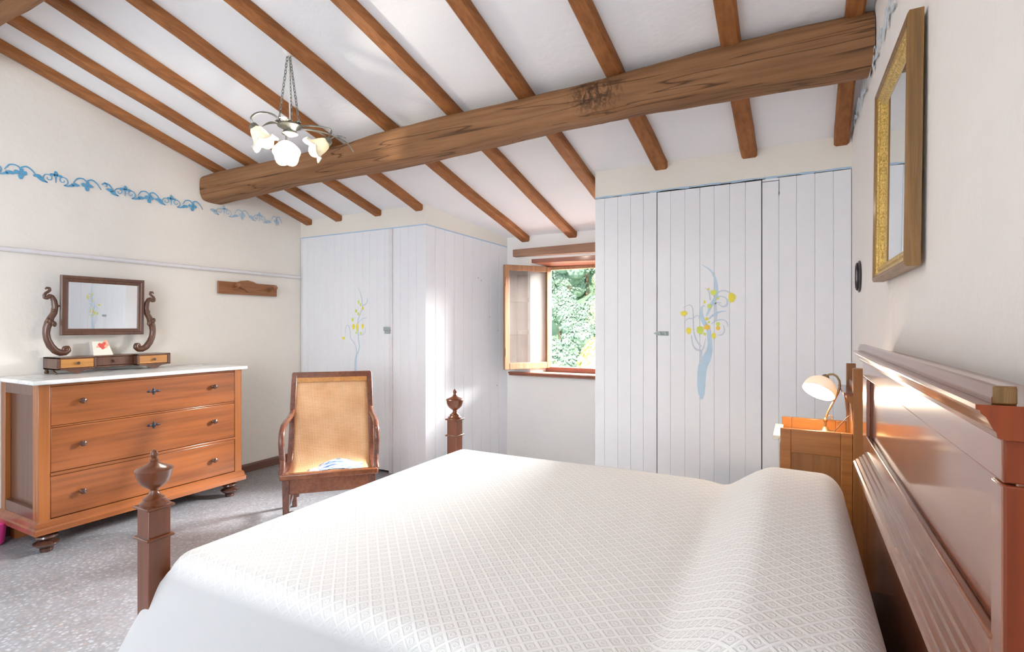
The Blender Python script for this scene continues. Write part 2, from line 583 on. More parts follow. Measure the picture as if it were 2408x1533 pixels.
def obj(name, mb, mat, parent=None, bevel=0.0, smooth=True, local=False, seg=2, subd=0, uvs=None):
    off = Vector((0, 0, 0)) if (parent is None or local) else wloc(parent)
    me = bpy.data.meshes.new(name)
    me.from_pydata([(p[0] - off.x, p[1] - off.y, p[2] - off.z) for p in mb.v], [], mb.f)
    bm = bmesh.new()
    bm.from_mesh(me)
    bmesh.ops.recalc_face_normals(bm, faces=bm.faces)
    bm.to_mesh(me)
    bm.free()
    me.materials.append(mat)
    if uvs is not None:
        ul = me.uv_layers.new(name='UVMap')
        for lp in me.loops:
            ul.data[lp.index].uv = uvs[lp.vertex_index]
    o = bpy.data.objects.new(name, me)
    COL.objects.link(o)
    if parent is not None:
        o.parent = parent
    if smooth:
        for p in me.polygons:
            p.use_smooth = True
        try:
            me.set_sharp_from_angle(angle=math.radians(38))
        except Exception:
            pass
    if bevel > 0:
        bv = o.modifiers.new('bevel', 'BEVEL')
        bv.width = bevel
        bv.segments = seg
        bv.limit_method = 'ANGLE'
        bv.angle_limit = math.radians(35)
        bv.harden_normals = False
    if subd:
        sb = o.modifiers.new('sub', 'SUBSURF')
        sb.levels = subd
        sb.render_levels = subd
    return o


def pieces(mbx):
    par = list(range(len(mbx.v)))
    def find(a):
        while par[a] != a:
            par[a] = par[par[a]]
            a = par[a]
        return a
    for f in mbx.f:
        for i in f[1:]:
            a, b = find(f[0]), find(i)
            if a != b:
                par[a] = b
    groups = {}
    for i in range(len(mbx.v)):
        groups.setdefault(find(i), []).append(i)
    out = []
    for g in groups.values():
        idx = {v: k for k, v in enumerate(g)}
        m2 = MB()
        m2.v = [mbx.v[i] for i in g]
        m2.f = [tuple(idx[i] for i in f) for f in mbx.f if f[0] in idx]
        out.append(m2)
    return out


def objs(name, mbx, mat, parent=None, label=None, **k):
    """one object for every separate piece"""
    r = []
    for m2 in pieces(mbx):
        o = obj(name, m2, mat, parent, **k)
        if label:
            o['label'] = label
        r.append(o)
    return r


def tag(o, label, cat=None, group=None):
    o['label'] = label
    if cat:
        o['category'] = cat
    if group:
        o['group'] = group
    return o


def thing(name, label, cat, loc, rotz=0.0, group=None):
    o = bpy.data.objects.new(name, None)
    COL.objects.link(o)
    o.empty_display_size = 0.1
    o.location = loc
    o.rotation_euler = (0, 0, rotz)
    return tag(o, label, cat, group)


def struct(name, mb, mat, **k):
    o = obj(name, mb, mat, **k)
    o['kind'] = 'structure'
    return o


def sstep(a, b, x):
    t = max(0.0, min(1.0, (x - a) / (b - a)))
    return t * t * (3 - 2 * t)


# picture-independent helper: where a sight line (u to the right, v up, per unit depth) meets the plane y = Y
SN, CS = math.sin(YAW), math.cos(YAW)


def on_y(px, py, Y):
    u, v = (px - 1204) / FPX, (765 - py) / FPX
    d = Y / (CS + u * SN)
    return (-SN + u * CS) * d, CAM_H + v * d


# ------------------------------------------------------------------ room shell
XL = -4.46
YB = -5.2


def xr(y):  # the right-hand wall runs very slightly askew
    return 0.277 + (3.6 - y) * (0.325 - 0.277) / 3.1


def zc(y):  # underside of the ceiling
    return 3.56 - 0.31 * y if y > 1.1 else 3.219 - 0.06 * (1.1 - y)


# floor
mb = MB().box(XL - 0.3, 0.75, YB - 0.3, 5.0, -0.12, 0.0)
struct('floor', mb, M['terrazzo'])

# left wall with gently uneven plaster
mb = MB()
ys = [YB + (4.9 - YB) * i / 60 for i in range(61)]
zn = 30
for i, y in enumerate(ys):
    for j in range(zn + 1):
        z = (zc(y) + 0.12) * j / zn
        d = 0.012 * (noise.noise(Vector((0, y * 0.9, z * 0.9))))
        mb.v.append((XL + min(0.008, d), y, z))
for i in range(60):
    for j in range(zn):
        a = i * (zn + 1) + j
        mb.f.append((a, a + 1, a + zn + 2, a + zn + 1))
n0 = len(mb.v)
for y in (ys[0], ys[-1]):
    mb.v.append((XL - 0.3, y, 0))
    mb.v.append((XL - 0.3, y, zc(y) + 0.12))
mb.v.append((XL - 0.3, 1.1, zc(1.1) + 0.12))
mb.f.append((n0, n0 + 2, n0 + 3, n0 + 4, n0 + 1))
wall_left = struct('wall_left', mb, M['wall_l'])

# right wall
mb = MB()
ny, nz = 50, 30
for i in range(ny + 1):
    y = YB + (4.9 - YB) * i / ny
    for j in range(nz + 1):
        z = (zc(y) + 0.12) * j / nz
        d = 0.010 * noise.noise(Vector((5, y * 1.1, z * 1.1))) if y < 3.4 else 0
        mb.v.append((xr(y) + d * 0.6, y, z))
for i in range(ny):
    for j in range(nz):
        a = i * (nz + 1) + j
        mb.f.append((a, a + nz + 1, a + nz + 2, a + 1))
n0 = len(mb.v)
for y in (YB, 4.9):
    mb.v.append((0.7, y, 0))
    mb.v.append((0.7, y, zc(y) + 0.12))
mb.v.append((0.7, 1.1, zc(1.1) + 0.12))
mb.f.append((n0, n0 + 1, n0 + 4, n0 + 3, n0 + 2))
wall_right = struct('wall_right', mb, M['wall_r'])

# wall behind the camera
struct('wall_front', MB().box(XL - 0.3, 0.7, YB - 0.25, YB, 0, zc(YB) + 0.15), M['white'])

# window wall with its opening and splayed reveal
WY, WB = 4.43, 4.86
OX0, OX1, OZ0, OZ1 = -2.20, -1.275, 0.90, 1.97
mb = MB()
ztop = 2.55
mb.box(XL - 0.3, OX0 - 0.0, WY, WB, 0, ztop)
mb.box(OX1, 0.7, WY, WB, 0, ztop)
mb.box(OX0, OX1, WY, WB, 0, OZ0)
mb.box(OX0, OX1, WY, WB, OZ1, ztop)
# splayed plaster reveal on the left
mb.prism([(OX0, WY), (-2.105, 4.56), (-2.105, 4.625), (OX0, 4.66)], 'z', OZ0, OZ1)
struct('wall_back', mb, M['white'])

# ceiling: two slopes
mb = MB()
n = 34
for i in range(n + 1):
    y = YB - 0.3 + (WB + 0.1 - (YB - 0.3)) * i / n
    for k in range(25):
        x = XL - 0.3 + (0.75 - XL + 0.3) * k / 24
        mb.v.append((x, y, zc(y) + 0.003 * noise.noise(Vector((x * 1.3, y * 1.3, 3))) + 0.003))
for i in range(n):
    for k in range(24):
        a = i * 25 + k
        mb.f.append((a, a + 1, a + 26, a + 25))
n0 = len(mb.v)
ya, yb_ = YB - 0.3, WB + 0.1
for (y, dz) in ((ya, 0.25), (1.1, 0.25), (yb_, 0.25)):
    mb.v.append((XL - 0.3, y, zc(y) + dz))
    mb.v.append((0.75, y, zc(y) + dz))
mb.f += [(n0, n0 + 2, n0 + 3, n0 + 1), (n0 + 2, n0 + 4, n0 + 5, n0 + 3)]
struct('ceiling', mb, M['ceil'])

# skirting on the left wall
struct('baseboard_left', MB().prism([(XL, 0.0), (XL + 0.022, 0.0), (XL + 0.022, 0.062), (XL + 0.012, 0.075), (XL, 0.075)], 'y', YB, 3.70), M['skirt'], smooth=False)
# white conduit rail on the left wall
mb = MB().tube([(XL + 0.020, y, 1.838 + 0.002 * math.sin(y * 3)) for y in [YB + 0.02 + 0.25 * k for k in range(22)] + [3.685]], 0.016, 10)
struct('trim_1', mb, M['railp'])

# ------------------------------------------------------------------ board cupboards with plaster above
LX0, LX1, LY = XL, -2.868, 3.71
RX0, RX1, RY = -1.270, 0.30, 3.60
SX, SYb = -2.447, WY    # far end of the splayed cupboard side

# plaster band above the left cupboard, front and side
def quad_wall(p0, p1, zb0, zb1, zt0, zt1, t):
    """upright slab between plan points p0 and p1; t = thickness to the left of p0->p1"""
    d = (Vector(p1) - Vector(p0)).normalized()
    nrm = Vector((-d.y, d.x)) * t
    q0, q1 = Vector(p0) + nrm, Vector(p1) + nrm
    return [(p0[0], p0[1], zb0), (p1[0], p1[1], zb1), (q1.x, q1.y, zb1), (q0.x, q0.y, zb0),
            (p0[0], p0[1], zt0), (p1[0], p1[1], zt1), (q1.x, q1.y, zt1), (q0.x, q0.y, zt0)]


ZB = 2.242
mb = MB()
mb.hexa(quad_wall((LX0, LY), (LX1, LY), ZB, ZB, 2.45, 2.45, 0.06))
mb.hexa(quad_wall((LX1, LY), (SX, SYb), ZB, 2.105, 2.45, 2.24, 0.05))
band_l = struct('wall_upper_left', mb, M['strip'], smooth=False)
mb = MB().box(RX0, RX1, RY, RY + 0.06, 2.262, 2.50).box(RX0, RX0 + 0.06, RY + 0.06, WY, 2.262, 2.50)
band_r = struct('wall_upper_right', mb, M['strip'], smooth=False)

# blue painted lines along the plaster edge
mb = MB()
mb.hexa(quad_wall((LX0, LY - 0.0015), (LX1 + 0.001, LY - 0.0015), ZB - 0.008, ZB - 0.010, ZB + 0.001, ZB, 0.0015))
mb.hexa(quad_wall((LX1 + 0.0015, LY - 0.0015), (SX + 0.0015, SYb - 0.0015), ZB - 0.010, 2.095, ZB, 2.105, 0.0015))
obj('painted_line', mb, M['blue'], band_l, smooth=False)
mb = MB()
for k in range(24):
    xa = RX0 + (RX1 - 0.02 - RX0) * k / 24
    xb = RX0 + (RX1 - 0.02 - RX0) * (k + 1) / 24
    za = 2.258 + 0.002 * math.sin(k * 1.7)
    zb_ = 2.258 + 0.002 * math.sin((k + 1) * 1.7)
    h = 0.005 + 0.002 * math.sin(k * 2.3)
    mb.hexa([(xa, RY - 0.0015, za - h), (xb, RY - 0.0015, zb_ - h), (xb, RY, zb_ - h), (xa, RY, za - h),
             (xa, RY - 0.0015, za + h), (xb, RY - 0.0015, zb_ + h), (xb, RY, zb_ + h), (xa, RY, za + h)])
obj('painted_line', mb, M['blue'], band_r, smooth=False)


def board_panel(p0, p1, joints, z0, zt0, zt1, t=0.022, g=0.0026):
    """tongue and groove boards between plan points p0 and p1, joints given as fractions; v-grooves cut in the front"""
    p0, p1 = Vector(p0), Vector(p1)
    L = (p1 - p0).length
    d = (p1 - p0) / L
    nb = Vector((-d.y, d.x))
    mbx = MB()
    cuts = [0.0] + [j * L for j in joints if 0.004 < j * L < L - 0.004] + [L]
    prof = []
    for i in range(len(cuts) - 1):
        a, b = cuts[i], cuts[i + 1]
        prof.append((a + (g if i else 0), 0.0))
        prof.append((b - (g if i < len(cuts) - 2 else 0), 0.0))
        if i < len(cuts) - 2:
            prof.append((b, 0.0045))
    k = len(prof)
    vs = []
    for s_, dep in prof:
        q = p0 + d * s_ + nb * dep
        zt = zt0 + (zt1 - zt0) * s_ / L
        vs.append((q.x, q.y, z0))
        vs.append((q.x, q.y, zt))
    for q, zt in ((p1 + nb * t, zt1), (p0 + nb * t, zt0)):
        vs.append((q.x, q.y, z0))
        vs.append((q.x, q.y, zt))
    n_ = k + 2
    fs = [(2 * i, 2 * ((i + 1) % n_), 2 * ((i + 1) % n_) + 1, 2 * i + 1) for i in range(n_)]
    fs.append(tuple(2 * i for i in range(n_))[::-1])
    fs.append(tuple(2 * i + 1 for i in range(n_)))
    mbx.add(vs, fs)
    return mbx


def stroke(mbx, pts, w, Y, sm=4):
    """painted brush stroke on a vertical plane y = Y; pts (x, z), w half-widths"""
    P_ = []
    n_ = len(pts)
    ws = w if isinstance(w, (list, tuple)) else [w] * n_
    for i in range(n_ - 1):
        a = pts[max(i - 1, 0)]; b = pts[i]; c = pts[i + 1]; d = pts[min(i + 2, n_ - 1)]
        for k in range(sm):
            t = k / sm
            q = [0.5 * (2 * b[j] + (c[j] - a[j]) * t + (2 * a[j] - 5 * b[j] + 4 * c[j] - d[j]) * t * t + (3 * b[j] - a[j] - 3 * c[j] + d[j]) * t ** 3) for j in (0, 1)]
            P_.append((q[0], q[1], ws[i] + (ws[i + 1] - ws[i]) * t))
    P_.append((pts[-1][0], pts[-1][1], ws[-1]))
    L_, R_ = [], []
    for i, p in enumerate(P_):
        a = P_[max(i - 1, 0)]; b = P_[min(i + 1, len(P_) - 1)]
        dx, dz = b[0] - a[0], b[1] - a[1]
        l = math.hypot(dx, dz) or 1
        L_.append((p[0] - dz / l * p[2], p[1] + dx / l * p[2]))
        R_.append((p[0] + dz / l * p[2], p[1] - dx / l * p[2]))
    vs, fs = [], []
    for l, r in zip(L_, R_):
        vs += [(l[0], Y, l[1]), (r[0], Y, r[1]), (l[0], Y - 0.0012, l[1]), (r[0], Y - 0.0012, r[1])]
    for i in range(len(L_) - 1):
        a = i * 4
        fs += [(a + 2, a + 3, a + 7, a + 6), (a, a + 2, a + 6, a + 4), (a + 1, a + 5, a + 7, a + 3)]
    mbx.add(vs, fs)


def blob(mbx, x, z, rx, rz, Y, seed=0, n_=14):
    r_ = random.Random(seed)
    ring = []
    for i in range(n_):
        a = 2 * PI * i / n_
        k = 1 + r_.uniform(-0.14, 0.14)
        ring.append((x + rx * k * math.cos(a), z + rz * k * math.sin(a)))
    vs = [(p[0], Y, p[1]) for p in ring] + [(p[0], Y - 0.0014, p[1]) for p in ring]
    fs = [tuple(range(n_, 2 * n_))] + [(i, (i + 1) % n_, n_ + (i + 1) % n_, n_ + i) for i in range(n_)]
    mbx.add(vs, fs)


# --- right cupboard
jr = [-1.200, -1.104, -1.013, -0.925, -0.833, -0.743, -0.650, -0.556, -0.468, -0.376, -0.285, -0.192, -0.097, -0.003, 0.093, 0.187]
RE = xr(3.6) - 0.003
cup_r = thing('built_in_cupboard', 'tall white board cupboard right of the window with painted tree on its door', 'cupboard', (-0.5, 3.9, 0))


def frac(js, a, b):
    return [(j - a) / (b - a) for j in js if a + 0.01 < j < b - 0.01]


obj('front_panel', board_panel((RX0, RY), (-0.836, RY), frac(jr, RX0, -0.836), 0.0, 2.25, 2.25), M['boards'], cup_r, smooth=False)
door_r = obj('door', board_panel((-0.830, RY), (-0.195, RY), frac(jr, -0.830, -0.195), 0.012, 2.246, 2.246), M['boards'], cup_r, smooth=False)
obj('front_panel', board_panel((-0.189, RY), (RE, RY), frac(jr, -0.189, RE), 0.0, 2.25, 2.25), M['boards'], cup_r, smooth=False)
mb = MB()
mb.hexa(quad_wall((RX0, WY), (RX0, RY + 0.024), 0, 0, 2.25, 2.25, 0.022))
mb.v = [(v[0], v[1], v[2]) for v in mb.v]
obj('side_panel', MB().box(RX0, RX0 + 0.022, RY + 0.023, WY - 0.001, 0, 2.25), M['boards'], cup_r, smooth=False)
objs('inner_frame', MB().box(-0.850, -0.812, RY + 0.023, RY + 0.05, 0, 2.25).box(-0.215, -0.170, RY + 0.023, RY + 0.05, 0, 2.25), M['gap'], cup_r, smooth=False)
# little dark gap and notch at the top of the second board from the door
obj('notch', MB().box(-0.1905, -0.098, RY - 0.0008, RY, 2.232, 2.236).box(-0.0985, -0.0955, RY - 0.0008, RY, 2.14, 2.236).box(-0.0995, -0.0935, RY - 0.0012, RY, 2.150, 2.163), M['gap'], cup_r, smooth=False)
# sliding bolt
lt = MB()
lx, lz = -0.795, 1.296
lt.box(lx - 0.045, lx + 0.038, RY - 0.006, RY, lz - 0.014, lz + 0.014)
lt.tube([(lx - 0.055, RY - 0.011, lz), (lx + 0.038, RY - 0.011, lz)], 0.005, 8)
lt.box(lx - 0.022, lx - 0.010, RY - 0.018, RY - 0.005, lz - 0.011, lz + 0.011)
lt.box(lx + 0.016, lx + 0.028, RY - 0.018, RY - 0.005, lz - 0.011, lz + 0.011)
tag(obj('latch', lt, M['latch'], door_r, bevel=0.0015), 'small grey green sliding bolt')
# painted tree
K = 4.26
def zt(u, v):
    return on_y(1560 + u / K, 600 + v / K, RY)


def w_(u):
    return u / K * 3.35 / FPX


tb, tl, ye, li, og = MB(), MB(), MB(), MB(), MB()
stroke(tb, [zt(*p) for p in [(384, 1443), (382, 1390), (380, 1300), (384, 1200), (396, 1110), (428, 1040), (458, 970), (466, 900), (460, 820), (455, 760), (450, 730)]],
       [w_(x) for x in (6, 30, 40, 42, 44, 44, 32, 22, 20, 22, 14)], RY - 0.0003)
stroke(tb, [zt(*p) for p in [(450, 740), (410, 680), (388, 630), (382, 570), (384, 515)]], [w_(x) for x in (16, 20, 18, 12, 6)], RY - 0.0003)
stroke(tb, [zt(*p) for p in [(430, 610), (455, 555), (480, 500), (515, 440), (532, 390), (528, 300), (512, 220), (470, 150), (390, 98)]], [w_(x) for x in (5, 11, 17, 17, 15, 15, 10, 7, 3)], RY - 0.0003)
stroke(tl, [zt(*p) for p in [(384, 1100), (378, 1020), (376, 960), (330, 945), (295, 895), (280, 800)]], [w_(x) for x in (8, 9, 9, 9, 6, 4)], RY - 0.0003)
stroke(tl, [zt(*p) for p in [(378, 915), (330, 850), (303, 760), (300, 640), (292, 530), (262, 500), (215, 515), (195, 530)]], [w_(x) for x in (9, 7, 5, 5, 4, 4, 3, 2)], RY - 0.0003)
stroke(tl, [zt(*p) for p in [(380, 960), (400, 930), (412, 880), (425, 830)]], [w_(x) for x in (7, 5, 3, 2)], RY - 0.0003)
stroke(tl, [zt(*p) for p in [(540, 375), (590, 355), (640, 362), (675, 390)]], [w_(x) for x in (7, 6, 6, 3)], RY - 0.0003)
stroke(tl, [zt(*p) for p in [(520, 435), (565, 412), (620, 425), (642, 460), (630, 505), (590, 515), (555, 490)]], [w_(x) for x in (5, 5, 6, 9, 11, 7, 4)], RY - 0.0003)
stroke(tb, [zt(*p) for p in [(455, 640), (500, 600), (545, 575), (590, 562), (632, 560)]], [w_(x) for x in (5, 10, 10, 5, 3)], RY - 0.0003)
stroke(tl, [zt(*p) for p in [(520, 440), (524, 540), (528, 600), (522, 660)]], [w_(x) for x in (6, 8, 11, 4)], RY - 0.0003)
stroke(tl, [zt(*p) for p in [(480, 690), (530, 655), (590, 645), (630, 665), (650, 715)]], [w_(x) for x in (5, 6, 5, 5, 3)], RY - 0.0003)
stroke(tl, [zt(*p) for p in [(540, 800), (590, 795), (612, 750), (600, 700)]], [w_(x) for x in (3, 6, 6, 3)], RY - 0.0003)
stroke(tl, [zt(*p) for p in [(470, 450), (460, 380), (440, 345), (415, 322)]], [w_(x) for x in (6, 5, 4, 2)], RY - 0.0003)
stroke(tl, [zt(*p) for p in [(302, 630), (330, 605), (355, 612), (352, 640)]], [w_(x) for x in (4, 4, 4, 2)], RY - 0.0003)
stroke(tl, [zt(*p) for p in [(300, 640), (265, 632), (232, 645), (210, 675)]], [w_(x) for x in (3, 6, 5, 2)], RY - 0.0003)
stroke(tl, [zt(*p) for p in [(500, 490), (545, 475), (580, 480)]], [w_(x) for x in (5, 7, 3)], RY - 0.0003)
stroke(tl, [zt(*p) for p in [(384, 540), (400, 505), (420, 515)]], [w_(x) for x in (6, 5, 3)], RY - 0.0003)
for i, (u, v, a, b) in enumerate([(205, 583, 34, 26), (254, 757, 27, 34), (686, 425, 32, 52), (505, 805, 22, 28), (436, 638, 16, 18), (412, 470, 10, 16), (452, 340, 9, 13)]):
    blob(ye, *zt(u, v), w_(a), w_(b), RY - 0.0008, i)
for i, (u, v, a, b) in enumerate([(503, 375, 28, 28), (370, 752, 36, 44), (460, 510, 20, 24), (541, 432, 17, 14), (546, 690, 20, 20), (455, 672, 12, 12), (415, 790, 14, 14)]):
    blob(li, *zt(u, v), w_(a), w_(b), RY - 0.0006, i + 20)
for i, (u, v, a, b) in enumerate([(437, 722, 30, 28), (548, 730, 21, 20)]):
    blob(og, *zt(u, v), w_(a), w_(b), RY - 0.0008, i + 40)
pt = obj('painted_tree', tb, M['treeblue'], door_r, smooth=False)
tl.v = [(v[0], v[1] - 0.0006, v[2]) for v in tl.v]
obj('painted_branches', tl, M['treelilac'], door_r, smooth=False)
objs('painted_fruit', ye, M['yellow'], door_r, smooth=False)
objs('painted_fruit', li, M['lime'], door_r, label='lime green painted fruit', smooth=False)
objs('painted_fruit', og, M['orange'], door_r, label='orange yellow painted fruit', smooth=False)

# --- left cupboard
cup_l = thing('built_in_cupboard', 'white board cupboard left of the window, behind the cane chair', 'cupboard', (-3.6, 4.0, 0))
nb_l = [LX0 + 0.02 + 0.092 * k for k in range(1, 18)]
DR = -3.262
door_l = obj('door', board_panel((LX0 + 0.03, LY), (DR - 0.020, LY), frac(nb_l, LX0 + 0.03, DR - 0.02), 0.02, ZB - 0.008, ZB - 0.008), M['boards'], cup_l, smooth=False)
obj('front_panel', board_panel((DR + 0.024, LY), (LX1, LY), frac(nb_l, DR + 0.024, LX1), 0.0, ZB - 0.006, ZB - 0.006), M['boards'], cup_l, smooth=False)
obj('front_panel', MB().box(LX0 + 0.009, LX0 + 0.026, LY, LY + 0.022, 0, ZB - 0.006), M['boards'], cup_l, smooth=False)
objs('inner_frame', MB().box(DR - 0.035, DR + 0.03, LY + 0.0235, LY + 0.05, 0, ZB - 0.006).box(LX0 + 0.01, LX0 + 0.05, LY + 0.0235, LY + 0.05, 0, ZB - 0.006), M['gap'], cup_l, smooth=False)
tag(obj('door_post', MB().box(DR - 0.017, DR + 0.021, LY - 0.012, LY + 0.022, 0, ZB - 0.01), M['railp'], cup_l, bevel=0.003), 'raised white upright batten')
side = obj('side_panel', board_panel((LX1 + 0.0008, LY + 0.001), (SX, SYb - 0.002), [k / 9 for k in range(1, 9)], 0.0, ZB - 0.008, 2.096), M['boards'], cup_l, smooth=False)
# nails in the side panel
mb = MB()
dS = (Vector((SX, SYb)) - Vector((LX1, LY))).normalized()
nS = Vector((dS.y, -dS.x))
for s_, z in ((0.52, 1.79), (0.55, 1.77), (0.64, 1.43), (0.73, 1.30), (0.72, 0.78)):
    q = Vector((LX1, LY)) + dS * s_ + nS * 0.003
    mb.ellipsoid((q.x, q.y, z), 0.0045, 0.0045, 0.006, 8, 6)
objs('nail', mb, M['groove'], side)
# box latch
lt = MB()
lx, lz = -3.295, 1.306
lt.box(lx - 0.036, lx + 0.036, LY - 0.026, LY - 0.001, lz + 0.002, lz + 0.030)
lt.box(lx - 0.030, lx + 0.034, LY - 0.020, LY - 0.001, lz - 0.032, lz - 0.006)
lt.tube([(lx - 0.04, LY - 0.018, lz - 0.002), (lx + 0.046, LY - 0.018, lz - 0.002)], 0.005, 8)
tag(obj('latch', lt, M['latch'], door_l, bevel=0.003), 'small grey metal box latch')
# painted tree, left
K2 = 6.39


def zl(u, v):
    return on_y(780 + u / K2, 660 + v / K2, LY)


def wl(u):
    return u / K2 * 4.75 / FPX


tb, tl, ye, li = MB(), MB(), MB(), MB()
stroke(tb, [zl(*p) for p in [(352, 1700), (352, 1560), (358, 1350), (362, 1200), (375, 1120), (405, 1050), (418, 980), (405, 900), (400, 800), (398, 720)]], [wl(x) for x in (30, 26, 24, 22, 16, 11, 9, 9, 10, 8)], LY - 0.0003)
stroke(tl, [zl(*p) for p in [(375, 1120), (368, 1000), (330, 920), (285, 860), (278, 760), (262, 690), (230, 670), (210, 720), (205, 830)]], [wl(x) for x in (9, 8, 7, 7, 6, 6, 5, 4, 3)], LY - 0.0003)
stroke(tl, [zl(*p) for p in [(398, 720), (395, 600), (430, 500), (462, 400), (450, 260), (425, 160), (398, 110)]], [wl(x) for x in (8, 12, 9, 8, 8, 5, 2)], LY - 0.0003)
stroke(tl, [zl(*p) for p in [(462, 375), (500, 360), (535, 320), (540, 255)]], [wl(x) for x in (5, 12, 8, 3)], LY - 0.0003)
stroke(tl, [zl(*p) for p in [(400, 640), (440, 590), (480, 565), (528, 560)]], [wl(x) for x in (5, 6, 7, 3)], LY - 0.0003)
stroke(tl, [zl(*p) for p in [(405, 810), (450, 815), (500, 780), (510, 700)]], [wl(x) for x in (4, 5, 4, 2)], LY - 0.0003)
for i, (u, v, a, b) in enumerate([(330, 690, 28, 46), (385, 700, 26, 66), (468, 685, 24, 40), (470, 415, 20, 28), (182, 862, 34, 24)]):
    blob(ye, *zl(u, v), wl(a), wl(b), LY - 0.0008, i)
for i, (u, v, a, b) in enumerate([(315, 585, 22, 32), (368, 455, 22, 26), (402, 500, 20, 26), (405, 320, 16, 34), (435, 360, 14, 30), (440, 790, 18, 20), (372, 780, 14, 20)]):
    blob(li, *zl(u, v), wl(a), wl(b), LY - 0.0006, i + 9)
obj('painted_tree', tb, M['treeblue'], door_l, smooth=False)
tl.v = [(v[0], v[1] - 0.0006, v[2]) for v in tl.v]
obj('painted_branches', tl, M['treelilac'], door_l, smooth=False)
objs('painted_fruit', ye, M['yellow'], door_l, smooth=False)
objs('painted_fruit', li, M['lime'], door_l, label='lime green painted fruit', smooth=False)


# ------------------------------------------------------------------ stencilled borders (drawn on y=0 then turned onto the side walls)
def spiral(mbx, cx, cz, r0, a0, turns, sgn, w0):
    pts, ws = [], []
    n_ = 12
    for i in range(n_ + 1):
        t = i / n_
        r = r0 * (1 - 0.82 * t)
        a = a0 + sgn * turns * 2 * PI * t
        pts.append((cx + r * math.cos(a), cz + r * math.sin(a)))
        ws.append(w0 * (1 - 0.3 * t))
    stroke(mbx, pts, ws, 0, 2)


def motif_scroll(mbx, c, z, s=1.0):
    spiral(mbx, c - 0.040 * s, z - 0.005, 0.033 * s, PI * 1.45, 1.3, -1, 0.0032)
    spiral(mbx, c + 0.040 * s, z - 0.005, 0.033 * s, -PI * 0.45, 1.3, 1, 0.0032)
    stroke(mbx, [(c - 0.045 * s, z - 0.038), (c - 0.08 * s, z - 0.030), (c - 0.11 * s, z - 0.005)], [0.003, 0.005, 0.002], 0)
    stroke(mbx, [(c + 0.045 * s, z - 0.038), (c + 0.08 * s, z - 0.034), (c + 0.11 * s, z - 0.012)], [0.003, 0.005, 0.002], 0)
    for dx, dz, a, b in ((0, 0.030, 0.011, 0.022), (-0.018, 0.022, 0.016, 0.008), (0.020, 0.022, 0.018, 0.008), (-0.100, -0.006, 0.024, 0.011), (0.112, -0.018, 0.024, 0.011), (-0.082, -0.020, 0.014, 0.010), (0.09, -0.028, 0.014, 0.008)):
        blob(mbx, c + dx * s, z + dz, a * s, b, 0, int(abs(c) * 100) + int(dx * 900))
    stroke(mbx, [(c, z + 0.02), (c, z - 0.03)], [0.005, 0.002], 0)


def motif_arch(mbx, c, z, s=1.0, curl=False):
    stroke(mbx, [(c - 0.085 * s, z - 0.005), (c - 0.06 * s, z + 0.030), (c - 0.025 * s, z + 0.036), (c, z + 0.018)], [0.002, 0.004, 0.004, 0.003], 0)
    stroke(mbx, [(c, z + 0.026), (c + 0.03 * s, z + 0.040), (c + 0.062 * s, z + 0.022), (c + 0.090 * s, z - 0.018)], [0.004, 0.005, 0.004, 0.002], 0)
    for dx, dz, a, b in ((0, -0.030, 0.014, 0.018), (-0.020, -0.006, 0.017, 0.013), (0.020, -0.006, 0.017, 0.013), (0.004, 0.012, 0.012, 0.012)):
        blob(mbx, c + dx * s, z + dz, a * s, b, 0, int(abs(c) * 100) + int(dx * 1700))
    if curl:
        spiral(mbx, c + 0.118 * s, z + 0.020, 0.020, PI, 0.8, -1, 0.004)
        stroke(mbx, [(c + 0.11 * s, z + 0.040), (c + 0.145 * s, z + 0.030), (c + 0.172 * s, z - 0.006)], [0.004, 0.005, 0.002], 0)


def turn(mbx, xfun, sgn):
    """(a, 0-ish, z) on the drawing plane -> side wall; sgn +1: paint faces +x"""
    mbx.v = [(xfun(v[0]) + sgn * (-v[1]) * 1.0, v[0], v[2]) for v in mbx.v]
    return mbx


st1, st2 = MB(), MB()
Zs = 2.352
for c in (1.335, 1.685, 2.107, 2.44):
    motif_scroll(st1, c, Zs)
for c, cu in ((1.50, False), (1.865, True), (2.275, False), (2.61, False)):
    motif_arch(st1, c, Zs, 0.95, cu)
motif_scroll(st2, 2.885, Zs + 0.004)
motif_scroll(st2, 3.235, Zs + 0.010, 0.9)
motif_arch(st2, 3.06, Zs + 0.008, 0.85)
motif_arch(st2, 3.42, Zs + 0.014, 0.7)
LW = lambda y: XL + 0.0088
o = obj('stencilled_border', turn(st1, LW, 1), M['blue2'], wall_left, smooth=False)
tag(o, 'strong blue stencilled scroll border')
o = obj('stencilled_border', turn(st2, LW, 1), M['blue3'], wall_left, smooth=False)
tag(o, 'faded pale blue end of the stencilled border')
st3 = MB()
for c in (1.80, 2.15, 2.52, 2.88, 3.22):
    motif_scroll(st3, c, 2.478, 1.0)
for c in (1.98, 2.34, 2.70, 3.05, 3.40):
    motif_arch(st3, c, 2.478, 0.9)
o = obj('stencilled_border', turn(st3, lambda y: xr(y) - 0.0066, -1), M['blue4'], wall_right, smooth=False)
tag(o, 'faded pale blue stencilled scroll border')

